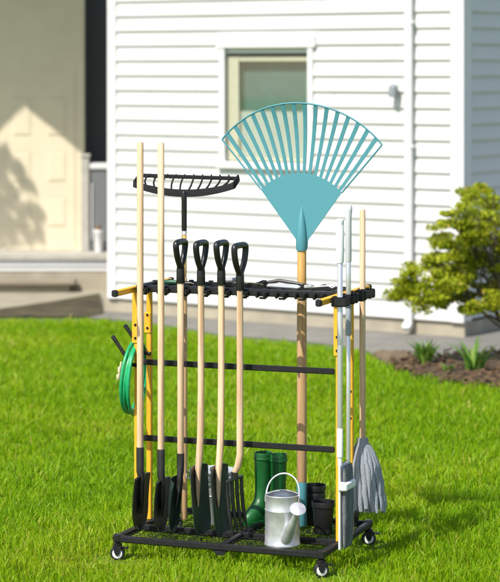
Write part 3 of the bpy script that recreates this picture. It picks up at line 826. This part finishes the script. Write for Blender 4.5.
long_shovel(140.2, 530, 'pointed black shovel with tall wooden handle, leftmost tool on the rack', 142, 447, 476, .190, 1)
long_shovel(161, 532, 'pointed black shovel with tall wooden handle, second from the left of the rack', 142.5, 449, 480, .180, 2)

def d_handle(t, z0s, ztop_wood, ztop, z_ref):
    pole(z0s - z_ref, ztop_wood - z_ref, .0130, M['wood'], 'handle', t, .0135)
    m = MB(); d_grip(m, ztop_wood - z_ref + .006, hgt=ztop - ztop_wood - .006); m.build('grip', M['plastic'], t)

# scoop with a bent neck
u = u_at(180.6, TV); z0 = z_at(530.5, u, TV)
t = tool('trench_shovel', 'narrow dark pointed shovel with D grip and black neck, blade leaning on its neighbour', 'shovel', u, TV, z0, TURN + math.radians(2), 'D grip spades in the rack')
zs = z_at(462, u, TV); ob = Vector((-.006, .010, 0))
d_handle(t, zs - .004, z_at(277, u, TV), z_at(241, u, TV), z0)
L = zs - z0 - .055
m = MB(); m.tube([(0, 0, zs - z0 + .035), (0, 0, zs - z0 - .005), (-.001, 0, L + .02), (-.016, .002, L*.78), (-.034, .006, L*.45)], [.0152, .015, .014, .010, .003], 12); m.build('socket', M['steel_black'], t)
m = MB(); g = blade(.112, .130, L, .55, .030, 1.2)
m.sheet([[(x - .046, y + .022, z + L + .012*(x/.07)) for x, y, z in r] for r in g], .0022); m.build('blade', M['steel_green'], t)

# two flat-mouthed spades with the wood running into a strap on the blade
def spade(px_top, px_tip, label):
    u = u_at(px_top, TV); z0 = z_at(532, u, TV)
    t = tool('digging_spade', label, 'spade', u, TV, z0, TURN, 'D grip spades in the rack')
    zb2 = z_at(467, u, TV) - z0
    zt_ = z_at(279, u, TV)
    zs = .10
    m = MB()
    bf = lambda s: .026 - .012*s - .016*s*s           # the blade's centre line, sweeping to the right going down
    yb = lambda z: bf(1 - z/zb2)
    m.tube([(-.012, yb(zs) - .006, zs), (-.012, yb(zs + .05) - .010, zs + .05), (-.004, yb(zb2 - .02) - .014, zb2 - .02), (-.001, .006, zb2 + .05), (0, .003, zb2 + .11), (0, .001, zb2 + .19), (0, 0, .6), (0, 0, zt_ - z0)], [.0025, .0080, .0128, .0140, .0138, .0136, .0132, .0130], 14)
    m.build('handle', M['wood'], t)
    m = MB(); d_grip(m, zt_ - z0 + .006, hgt=z_at(242, u, TV) - zt_ - .006); m.build('grip', M['plastic'], t)
    rows, cols = 14, 13; g = []
    for i in range(rows):
        s = i/(rows - 1); row = []
        for j in range(cols):
            x = -1 + 2*j/(cols - 1)
            hw = .092*(1 - .05*s) if i > 0 else .088
            y = bf(s) - .024*x*x*(1 - .35*s)
            zz = zb2*(1 - s) - (.010*(1 - x*x)*s**3) - .004*abs(x)
            if s > .8: hw *= 1 - .25*((s - .8)/.2)**2
            row.append((x*hw - .016, y, zz + .006))
        g.append(row)
    m = MB(); m.sheet(g, .0024)
    for sx in (-1, 1): m.tube([(sx*.014 - .012, .024, zb2 + .004), (sx*.045 - .014, .020, zb2 + .004), (sx*.074 - .016, .008, zb2 + .002)], .0042, 8)
    m.build('blade', M['steel_green'], t)
    m = MB(); m.tube([(-.006, yb(.14) + .006, .14), (-.003, yb(zb2*.7) + .006, zb2*.7), (-.003, .018, zb2*.85), (-.002, .016, zb2 - .006)], [.006, .011, .012, .012], 10, flat=(1.0, .5)); m.build('strap', M['steel_black'], t)
    return t
spade(201, 198, 'left one of the two dark green D grip spades in front of the bucket')
spade(221.3, 217, 'dark green spade with D grip standing between its matching spade and the fork')

# digging fork
u = u_at(240, TV); vv = TV; z0 = z_at(533, u, TV)
t = tool('digging_fork', 'black four tined digging fork with D grip, rightmost of the D grip tools', 'fork', u, TV, z0, TURN - math.radians(4), 'D grip spades in the rack')
zt_ = z_at(284, u, TV); zh = z_at(480, u, TV) - z0
m = MB(); m.tube([(0, .022, zh + .026), (0, .020, zh + .032), (0, .009, zh + .055), (0, 0, zh + .10), (0, 0, .55), (0, 0, zt_ - z0)], [.0110, .0125, .0138, .0138, .0132, .0130], 14); m.build('handle', M['wood'], t)
m = MB(); d_grip(m, zt_ - z0 + .006, hgt=z_at(244.5, u, TV) - zt_ - .006); m.build('grip', M['plastic'], t)
m = MB(); m.tube([(-.071, .024, zh - .003), (-.064, .024, zh + .002), (0, .024, zh + .004), (.064, .024, zh + .002), (.071, .024, zh - .003)], .0075, 10); 
m.tube([(0, .024, zh + .002), (0, .022, zh + .030)], [.0135, .0140], 10); m.build('fork_head', M['steel_black'], t)
for i in range(4):
    x = -.066 + .1320*i/3
    k = MB(); k.tube([(x, .024, zh), (x, .023, zh*.75), (x, .017, zh*.45), (x, .007, zh*.18), (x, -.001, .004)], [.0078, .0082, .0078, .0066, .002], 8, flat=(1.2, .9)); k.build('tine', M['steel_black'], t)

# bow rake, head up
bv = .375; u = u_at(184.2, bv); z0 = BZ + .001
t = tool('bow_rake', 'black bow rake standing head up behind the D grip tools', 'rake', u, bv, z0)
zy = z_at(277, u, bv); zr = z_at(232, u, bv)
pole(0, zy - z0, .0130, M['tan_wood'], 'handle', t, .0120)
pole(zy - z0 + .0005, zr - z0 - .010, .0100, M['gold_wood'], 'handle', t)
m = MB(); m.lathe([(.0108, zr - z0 - .0095), (.0112, zr - z0 + .004)], n=16); m.build('ferrule', M['whiteplastic'], t)
zn = z_at(196, u, bv) - z0
m = MB(); m.tube([(0, 0, zr - z0 + .0045), (0, 0, zr - z0 + .02), (0, 0, zn - .02), (0, -.004, zn + .012), (0, -.004, zn + .018)], [.0100, .0108, .0112, .0118, .008], 14); m.build('socket', M['plastic'], t)
ul, ur = u_at(133.5, bv) - u, u_at(234, bv) - u
zbar = z_at(177.0, u, bv) - z0
m = MB(); g = []
N = 33
for i in range(N):
    s = -1 + 2*i/(N - 1); x = ul + (ur - ul)*i/(N - 1)
    zl_ = zn - .004 + .036*s*s; zu = zl_ + .030 - .004*s*s
    g.append([(x, .0, zl_), (x, .0, (zl_ + zu)/2), (x, .002, zu)])
m.sheet(g, .006); m.build('rake_band', M['matte'], t)
m = MB(); m.bar((ul, .062, zbar), (ur, .062, zbar - .006), .010, .016, bev=.003)
for x in (ul + .003, ur - .003): m.bar((x, .004, zn + .045), (x, .062, zbar - .002), .030, .008, up=(1, 0, 0), bev=.002)
m.build('back_bar', M['matte'], t)
for i in range(12):
    f_ = i/11; x = ul + .012 + (ur - ul - .024)*f_; s = -1 + 2*f_; zl_ = zn + .022 + .032*s*s
    sgn = -1 if f_ < .5 else 1; amp = .010*(.4 + abs(s))
    k = MB(); k.tube([(x, .010, zl_), (x + sgn*amp*.9, .026, zl_ + (zbar - zl_)*.35), (x + sgn*amp*1.1, .046, zl_ + (zbar - zl_)*.75), (x + sgn*amp*.2, .066, zbar + .006), (x - sgn*amp, .074, zbar - .012)], [.0042, .0040, .0038, .0034, .0020], 8)
    k.build('tine', M['matte'], t)

# leaf rake, head up
lv = .415; u = u_at(301.8, lv); z0 = BZ + .001
t = tool('leaf_rake', 'large teal plastic fan leaf rake standing head up', 'rake', u, lv, z0)
Y_ = P(u, lv).y
fx = lambda px, py: (u_at(px, lv) - u, z_at(py, u_at(px, lv), lv) - z0)
ztl = z_at(482, u, lv) - z0
m = MB(); m.tube([(0, 0, .0), (0, 0, .006), (0, 0, ztl - .006), (0, 0, ztl)], [.016, .0195, .0205, .0200], 16); m.build('end_grip', M['teal'], t)
pole(ztl + .0005, z_at(292, u, lv) - z0, .0200, M['tan_wood'], 'handle', t, .0196)
zso = z_at(247.5, u, lv) - z0
pole(z_at(292, u, lv) - z0 + .0005, zso + .02, .0185, M['gold_wood'], 'handle', t, .0180)
# fan outline
LT, RT, TC = fx(222.8, 139.5), fx(382.6, 144.8), fx(304.5, 103)
def circ(a, b, c):
    (ax, ay), (bx, by), (cx, cy) = a, b, c
    d = 2*(ax*(by - cy) + bx*(cy - ay) + cx*(ay - by))
    ux = ((ax*ax + ay*ay)*(by - cy) + (bx*bx + by*by)*(cy - ay) + (cx*cx + cy*cy)*(ay - by))/d
    uy = ((ax*ax + ay*ay)*(cx - bx) + (bx*bx + by*by)*(ax - cx) + (cx*cx + cy*cy)*(bx - ax))/d
    return ux, uy, math.hypot(ax - ux, ay - uy)
ox, oz, orr = circ(LT, TC, RT)
aL, aR = math.atan2(LT[1] - oz, LT[0] - ox), math.atan2(RT[1] - oz, RT[0] - ox)
arc = lambda q, r=orr: (ox + r*math.cos(aL + (aR - aL)*q), oz + r*math.sin(aL + (aR - aL)*q))
bL, bR = fx(261, 189.5), fx(341.5, 193); bT = fx(301.5, 173)
qx, qz, qr = circ(bL, bT, bR); cL, cR = math.atan2(bL[1] - qz, bL[0] - qx), math.atan2(bR[1] - qz, bR[0] - qx)
nk = (fx(296.5, 239)[0], fx(308, 239)[0]); nz = zso + .030
# the fan's tines curve a little towards the viewer at their tips
def yoff(z): k = max(0, (z - bT[1])/(TC[1] - bT[1])); return -.012*k - .030*k**3
def fan_prism(m, pts, th=.004):
    n = len(pts); a = [Vector((x, yoff(z) - th/2, z)) for x, z in pts]; b = [p + Vector((0, th, 0)) for p in a]
    return m.add(a + b, [tuple(range(n)), tuple(range(2*n - 1, n - 1, -1))] + [(i, i + n, (i + 1) % n + n, (i + 1) % n) for i in range(n)])
m = MB(); pts = [(qx + qr*math.cos(cL + (cR - cL)*i/24), qz + qr*math.sin(cL + (cR - cL)*i/24)) for i in range(25)]
fan_prism(m, pts + [(nk[1], nz), (nk[1] - .002, zso), (nk[0] + .002, zso), (nk[0], nz)], .005)
plate = m.build('fan_plate', M['teal'], t, smooth=False)
m = MB(); m.tube([(0, -.001, zso - .010), (0, -.002, zso), (0, -.004, zso + .05), (0, -.004, zso + .095), (0, -.001, zso + .135), (0, .001, zso + .165)], [.0215, .0225, .0225, .017, .010, .003], 18); m.build('socket', M['teal'], t)
m = MB(); w_ = .0038
ring = [(arc(i/40)) for i in range(41)]
m2 = [Vector((x, yoff(z), z)) for x, z in ring]
m.tube(m2, .0036, 8, flat=(1.0, 1.0))
for A, Bq in ((LT, bL), (RT, bR)):
    m.tube([Vector((A[0] + (Bq[0] - A[0])*i/8, yoff(A[1] + (Bq[1] - A[1])*i/8), A[1] + (Bq[1] - A[1])*i/8)) for i in range(9)], .0036, 8)
m.build('fan_rim', M['teal'], t)
NT = 16
for i in range(NT):
    q = (i + .72)/(NT - 1 + 1.44)
    T_ = arc(q, orr - .002); q2 = (i + .5)/NT; bq = cL + (cR - cL)*q2; Bp = (qx + (qr - .006)*math.cos(bq), qz + (qr - .006)*math.sin(bq))
    k = MB(); R_ = []
    for j in range(7):
        f_ = j/6; x = Bp[0] + (T_[0] - Bp[0])*f_; z = Bp[1] + (T_[1] - Bp[1])*f_
        d = Vector((T_[0] - Bp[0], 0, T_[1] - Bp[1])).normalized(); nrm = Vector((d.z, 0, -d.x)); hw = .0060 + .0026*f_
        c = Vector((x, yoff(z), z)); R_.append([c - nrm*hw - Vector((0, .0018, 0)), c + nrm*hw - Vector((0, .0018, 0)), c + nrm*hw + Vector((0, .0018, 0)), c - nrm*hw + Vector((0, .0018, 0))])
    k.loft(R_); k.build('tine', M['teal'], t, smooth=False)

# ---- mops on the right-hand clips
UC = CW + .026 + .034
# flat mop
v = SCV[0] + .004; u = u_at(340, v); z0 = z_at(549.5, u, v)
t = tool('flat_mop', 'flat mop with grey pad folded down and white grip, nearest pole on right hand clips', 'mop', u, v, z0)
zz = lambda py: z_at(py, u, v) - z0
pole(zz(451), zz(262), .0108, M['steel'], 'pole', t)
m = MB(); m.tube([(0, 0, zz(263)), (0, 0, zz(261)), (0, 0, zz(226)), (0, 0, zz(225)), (0, 0, zz(224)), (0, 0, zz(220)), (0, 0, zz(218.8))], [.0135, .0155, .0155, .0142, .0155, .0152, .010], 18); m.build('grip', M['whiteplastic'], t)
m = MB(); m.tube([(0, 0, zz(466)), (0, 0, zz(458)), (0, 0, zz(457)), (0, 0, zz(429)), (0, 0, zz(428))], [.0085, .0085, .0118, .0118, .0105], 16); m.build('connector', M['whiteplastic'], t)
hd = zz(464); du = .014
m = MB(); m.frame((.002, .041, hd/2), (1, 0, 0), (0, 1, 0), (0, 0, 1), .004, .058, hd/2, .003); m.build('head_plate', M['whiteplastic'], t)
# pad: a thick soft slab on the outer side of the plate
m = MB(); rows = []
for i in range(15):
    f_ = i/14; z = .004 + (hd - .012)*f_; e = math.sin(PI*min(1, max(0, f_)))**.25
    R_ = []
    for j in range(24):
        a = 2*PI*j/24; cx2, sy2 = math.cos(a), math.sin(a)
        R_.append(Vector((  .018 + .0105*e*math.copysign(abs(cx2)**.6, cx2) + random.uniform(-.0008, .0008), .043 + .052*(.93 + .07*e)*math.copysign(abs(sy2)**.45, sy2) + random.uniform(-.001, .001), z)))
    rows.append(R_)
m.loft(rows); m.build('pad', M['pad'], t)
zc2 = zz(486)
m = MB(); m.frame((.0175, .034, zc2), (1, 0, 0), (0, 1, 0), (0, 0, 1), .0175, .062, .0165, .006); m.build('clamp', M['whiteplastic'], t)
# second pole
v2 = SCV[1] + .002; u2 = u_at(348.4, v2); z2 = BZ + .002
t = tool('telescopic_pole', 'steel telescopic pole with pale grey top, second on the right hand clips', 'pole', u2, v2, z2)
zz = lambda py: z_at(py, u2, v2) - z2
pole(zz(470), zz(335), .0085, M['steel'], 'pole', t)
pole(zz(335.5), zz(303), .0115, M['greyplastic'], 'sleeve', t)
pole(zz(303) + .0005, zz(261), .0100, M['steel'], 'pole', t)
m = MB(); m.tube([(0, 0, zz(262)), (0, 0, zz(261)), (0, 0, zz(216)), (0, 0, zz(211)), (0, 0, zz(206.5)), (0, 0, zz(205))], [.0105, .0122, .0122, .0150, .0150, .011], 18); m.bar((-.016, 0, zz(207.5)), (.014, 0, zz(207.5)), .018, .012, bev=.004); m.build('grip', mat('pale_grey_plastic', (.60, .61, .63), .45, var=.03), t)
m = MB(); m.tube([(0, 0, 0), (0, 0, .006), (0, 0, zz(471)), (0, 0, zz(469))], [.011, .0125, .0115, .009], 14); m.build('foot_cap', M['greyplastic'], t)

# string mop
v3 = SCV[3] - .002; u3 = u_at(362.5, v3); z3 = z_at(512, u3, v3)
t = tool('string_mop', 'grey string mop with pale wooden pole hanging from the rearmost right hand clip', 'mop', u3, v3, z3)
zz = lambda py: z_at(py, u3, v3) - z3
pole(zz(446), zz(209.5), .0125, M['wood'], 'pole', t, .0118)
ht = zz(437.5)
m = MB(); m.tube([(0, 0, ht - .030), (0, 0, ht - .026), (0, 0, ht - .002), (0, 0, ht)], [.021, .0245, .0225, .015], 18); m.lathe([(.0262, ht - .030), (.0262, ht - .024)], n=20); m.build('mop_collar', M['yarn'], t)
m = MB(); ns = 0
for ring_, cnt, rb, rt_ in ((0, 18, .066, .0220), (1, 13, .050, .016), (2, 8, .028, .008)):
    for i in range(cnt):
        a = 2*PI*(i + .5*ring_ + random.uniform(-.12, .12))/cnt; ca, sa = math.cos(a), math.sin(a)
        hb = random.uniform(.0, .030) + (.012 if sa > .3 else 0); pts = []
        for k in range(9):
            f_ = k/8; r_ = rt_ + (rb - rt_)*(1 - (1 - f_)**4.4)*(.74 + .26*f_)
            sway = .024*f_**1.3
            pts.append((ca*r_ + sway + random.uniform(-.0024, .0024), sa*r_ + random.uniform(-.0024, .0024), (ht - .026)*(1 - f_) + hb*f_))
        tb_ = [.0055, .0085, .0098, .0104, .0107, .0108, .0110, .0108, .0085]
        m.tube(pts, tb_, 10)
m.build('mop_strings', M['yarn'], t)

# ---- hose coil on the hooks
hu = u_at(134.3, .265); hc = z_at(377, hu, .265)
t = tool('garden_hose', 'coiled green garden hose hanging from the two hooks at the left side', 'hose', hu, .265, hc)
m = MB(); pts = []; turns = 4; n = 44
for i in range(turns*n + 1):
    a = 2*PI*i/n; k = i/n
    R0 = .128 + .005*math.sin(k*2.1); off = -.016 + .0085*k + .003*math.sin(a*1.0 + k)
    pts.append((off + .010*math.cos(a) - .012*math.sin(a), R0*.98*math.sin(a), R0*1.10*math.cos(a) + .004*math.sin(k*3)))
m.tube(pts, .0070, 10); m.build('hose_coil', M['hose'], t)
m = MB(); m.tube([(-.022, -.078, .070), (-.025, -.083, .045), (-.029, -.088, .012)], .0055, 8); m.lathe([(.0075, 0), (.0085, .004), (.0085, .018), (.0065, .021)], (-.031, -.089, .000), 12); m.lathe([(.0065, 0), (.0065, .022), (.005, .024)], (-.028, -.086, .026), 12); m.build('hose_fitting', M['brass'], t)

# ---- boots
FZ = BZ - .0094
def boot(px, v, turn, label, hs):
    u = u_at(px, v); z = FZ
    t = tool('rubber_boot', label, 'boot', u, v, z, turn, 'green rubber boots')
    # local x runs to the toe
    def ring(z, xb, xf, hw, egg=0.0, n=28):
        c, h = (xb + xf)/2, (xf - xb)/2; R_ = []
        for k in range(n):
            a = 2*PI*k/n; ca, sa = math.cos(a), math.sin(a)
            x = c + h*math.copysign(abs(ca)**.88, ca); y = hw*math.copysign(abs(sa)**.9, sa)*(1 - egg*.25*(ca > 0)*ca)
            R_.append(Vector((x, y, z)))
        return R_
    H_ = hs
    body = [ring(.016, -.036, .116, .033, .5), ring(.030, -.037, .116, .0345, .5), ring(.045, -.036, .104, .034, .5), ring(.058, -.034, .086, .032), ring(.070, -.032, .068, .030), ring(.086, -.031, .048, .0285), ring(.105, -.031, .038, .028),
            ring(.140, -.033, .035, .0285), ring(.190, -.036, .035, .0300), ring(.235, -.037, .036, .0315), ring(H_ - .022, -.038, .037, .0325), ring(H_ - .004, -.0385, .0375, .0330), ring(H_, -.037, .036, .0320),
            ring(H_ - .001, -.033, .032, .0285), ring(H_ - .05, -.031, .030, .027), ring(.15, -.028, .028, .024)]
    m = MB(); m.loft(body); m.build('boot_shaft', M['green'], t)
    m = MB(); m.loft([ring(.0, -.038, .117, .034, .5), ring(.014, -.040, .120, .0365, .5), ring(.0155, -.036, .115, .033, .5)]); m.build('sole', M['green'], t)
    m = MB(); R_ = [ring(H_ - .030, -.0388, .0378, .0333), ring(H_ - .028, -.0405, .0395, .0350), ring(H_ - .022, -.0405, .0395, .0350), ring(H_ - .020, -.0388, .0378, .0333)]; m.loft(R_, caps=False); m.build('cuff_band', M['green'], t)
    return t
boot(263, .490, math.radians(180 + 70), 'green rubber boot with its foot showing, left one of the pair', z_at(452, u_at(263, .490), .490) - FZ)
boot(278.5, .505, math.radians(180 + 84), 'green rubber boot behind the watering can, right one of the pair', z_at(454, u_at(278.5, .505), .505) - FZ)

# ---- watering can
u, v = u_at(282.3, .105), .105; z0 = FZ
t = tool('watering_can', 'silver galvanised watering can with hoop handle on the front grid', 'watering can', u, v, z0)
tp = z_at(494, u, v + .01) - z0; zs = z_at(512, u, v - .06) - z0
m = MB()
m.lathe([(.066, .0), (.0695, .004), (.0695, .009), (.0680, .012), (.0672, .05), (.0662, zs - .004), (.0682, zs), (.0662, zs + .004), (.0655, tp - .034), (.0640, tp - .008), (.0665, tp - .004), (.0670, tp), (.0650, tp + .002), (.0625, tp - .002), (.0615, tp - .05), (.060, .02)], n=56); m.build('body', M['galv'], t)
# half lid over the back of the mouth
m = MB(); g = []
for i in range(17):
    a = PI*i/16 + math.radians(20); g.append([(math.cos(a)*.0635, math.sin(a)*.0635, tp + .001), (math.cos(a)*.0635*.55, .006 + math.sin(a)*.0635*.55, tp + .010), (math.cos(a)*.0635*.2, .010 + math.sin(a)*.02, tp + .012)])
m.sheet(g, .0018); m.build('lid', M['galv'], t)
m = MB(); hp = []
for i in range(25):
    a = PI*i/24; hp.append((-.0665*math.cos(a)*1.02, .002 + .030*math.sin(a), tp - .012 + .088*math.sin(a)**.8))
m.tube(hp, .0034, 10); 
for s in (-1, 1): m.frame((s*.0675, .002, tp - .018), (1, 0, 0), (0, 1, 0), (0, 0, 1), .003, .009, .012, .002)
m.build('handle', M['galv'], t)
m = MB(); d = Vector((.62, -.78, 0)).normalized(); 
A = d*.050 + Vector((.000, -.006, .040)); Bp = d*.125 + Vector((.018, 0, .150))
m.tube([A - (Bp - A)*.10, A, A.lerp(Bp, .25), A.lerp(Bp, .6), Bp], [.026, .0255, .0215, .014, .0085], 20, caps=False); m.build('spout', M['galv'], t)
ax_ = (Bp - A).normalized(); m = MB(); m.lathe([(.0088, -.006), (.012, .002), (.0285, .018), (.0310, .021), (.0300, .0235), (.020, .0265), (.004, .0285)], Bp, 32, tuple((ax_ + Vector((-.1, -.35, .10))).normalized())); m.build('rose', M['galv'], t)

# ---- black flower pots
def plant_pot(px, py, v, label, r, h, n=1):
    u = u_at(px, v); t = tool('flower_pot', label, 'flower pot', u, v, FZ, 0, 'black plastic flower pots')
    for k in range(n):
        o = .030*k; s = 1 + .04*k
        m = MB(); m.lathe([(r*.72, .0 + o), (r*.74, .003 + o), (r*.90*s, h - .022 + o), (r*.985*s, h - .021 + o), (r*1.0*s, h - .002 + o), (r*.985*s, h + o), (r*.94*s, h - .001 + o), (r*.90*s, h - .03 + o), (r*.70, .006 + o)], n=40)
        m.build('pot' if k == 0 else 'inner_pot', M['plastic'], t)
    m = MB()
    for i in range(6):
        a = 2*PI*i/6 + .4; m.frame((math.cos(a)*r*.75, math.sin(a)*r*.735, .010), (math.cos(a), math.sin(a), 0), (-math.sin(a), math.cos(a), 0), (0, 0, 1), .003, .006, .009, .002)
    m.build('foot_rib', M['plastic'], t); return t
plant_pot(323.2, 0, .36, 'single black plastic flower pot in front of the nested pair', .047, z_at(502.5, u_at(323, .33), .33) - FZ)
plant_pot(315, 0, .500, 'nested pair of black plastic flower pots behind the teal rake end', .043, z_at(492, u_at(315, .50), .50) - FZ, 2)
plant_pot(351, 0, .535, 'low black plastic flower pot half hidden behind the flat mop', .036, .065)

# ---- galvanised bucket
u, v = u_at(212.5, .415), .415
t = tool('bucket', 'small galvanised bucket behind the two spades', 'bucket', u, v, FZ)
h = z_at(470, u, v) - FZ
m = MB(); m.lathe([(.066, 0), (.068, .004), (.080, h*.55), (.082, h*.56), (.080, h*.57), (.092, h - .006), (.096, h - .003), (.096, h + .002), (.092, h + .003), (.089, h - .004), (.065, .008)], n=48); m.build('bucket_body', M['galv'], t)
m = MB()
for s in (-1, 1): m.frame((s*.096, 0, h - .018), (1, 0, 0), (0, 1, 0), (0, 0, 1), .003, .016, .016, .003)
m.tube([(-.101, 0, h - .016), (-.104, -.018, h - .010), (-.085, -.075, h - .022), (0, -.108, h - .028), (.085, -.075, h - .022), (.104, -.018, h - .010), (.101, 0, h - .016)], .003, 8); m.build('bail', M['galv'], t)

# ---- small tools lying in the rack
def lying(name, label, cat, px, v, turn, z=RZ + .011, group='hand tools lying in the rack'):
    return tool(name, label, cat, u_at(px, v), v, z, turn, group)
t = lying('hand_trowel', 'pale bladed hand trowel lying in the rack beside the fork grip', 'trowel', 252, .245, math.radians(6))
m = MB(); g = []
for i in range(10):
    f_ = i/9; hw = .024*(1 - max(0, f_ - .45)**1.6*2.6); g.append([(-.03 + .075*f_, hw*y, .014 - .009*f_ + .006*y*y) for y in (-1, -.5, 0, .5, 1)])
m.sheet(g, .002); m.build('trowel_blade', mat('pale_painted_metal', (.62, .56, .43), .45, var=.08), t)
m = MB(); m.tube([(-.028, 0, .016), (-.05, 0, .022), (-.062, 0, .024), (-.125, 0, .020), (-.135, 0, .019)], [.004, .004, .010, .011, .007], 10); m.build('handle', M['greyplastic'], t)
t = lying('pruning_saw', 'grey metal folding saw with black edge lying in the middle of the rack', 'saw', 284, .250, math.radians(-3))
m = MB(); m.prism([(-.075, .000), (.060, -.004), (.070, .006), (.050, .016), (-.070, .026)], -.003, .003, Matrix.Rotation(math.radians(-55), 4, 'X')); m.build('saw_blade', M['steel'], t)
m = MB(); m.tube([(-.085, .012, .014), (-.03, .018, .024), (.03, .020, .018), (.075, .018, .012)], [.006, .007, .007, .005], 8); m.tube([(-.112, .0, .008), (-.088, .004, .016), (-.078, .010, .018)], [.008, .010, .006], 8); m.build('handle', M['plastic'], t)
t = lying('wire_cutter', 'silver wire handled snips lying at the right end of the rack', 'snips', 324, .240, math.radians(12))
m = MB(); m.tube([(-.055, -.006, .004), (-.03, .004, .010), (.0, .014, .020), (.028, .012, .026), (.042, .0, .020), (.040, -.006, .008)], .0032, 8); m.tube([(-.055, .010, .004), (-.02, -.004, .010), (.018, -.012, .014), (.036, -.012, .006)], .0032, 8); m.build('wire_handle', M['steel'], t)
m = MB(); m.frame((-.062, .002, .010), (1, 0, .1), (0, 1, 0), (-.1, 0, 1), .016, .012, .006, .002); m.build('jaw', M['steel'], t)
t = lying('cultivator', 'green handled hand tool lying in the left end of the rack', 'hand tool', 171, .245, math.radians(2))
m = MB(); m.tube([(-.045, 0, .004), (-.04, 0, .004), (.0, 0, .006), (.05, 0, .004), (.056, 0, .004)], [.005, .008, .0095, .008, .005], 10); m.build('handle', mat('dark_green_plastic', (.02, .09, .05), .4), t)
m = MB(); m.tube([(.055, 0, .004), (.085, 0, .004), (.10, 0, .0)], [.004, .004, .003], 8)
for s in (-1, 0, 1): m.tube([(.10, 0, .002), (.115, s*.014, .006), (.140, s*.018, .004), (.146, s*.018, -.008)], [.003, .003, .0028, .0015], 6)
m.build('prong', M['steel_black'], t)

# ------------------------------------------------------------------ camera
cd = bpy.data.cameras.new('camera'); co = bpy.data.objects.new('camera', cd); COL.objects.link(co); S.camera = co
co.location = (0, 0, EYE); co.rotation_euler = (PI/2, 0, 0)
cd.sensor_fit = 'HORIZONTAL'; cd.sensor_width = 36; cd.lens = F/500*36
cd.shift_x = 0.0; cd.shift_y = -(291 - YH)/500
cd.clip_start = 0.1; cd.clip_end = 500
cd.dof.use_dof = True; cd.dof.focus_distance = 8.72; cd.dof.aperture_fstop = 4.4
S.render.engine = 'CYCLES'
S.cycles.max_bounces = 8; S.cycles.transparent_max_bounces = 12
S.cycles.use_denoising = True
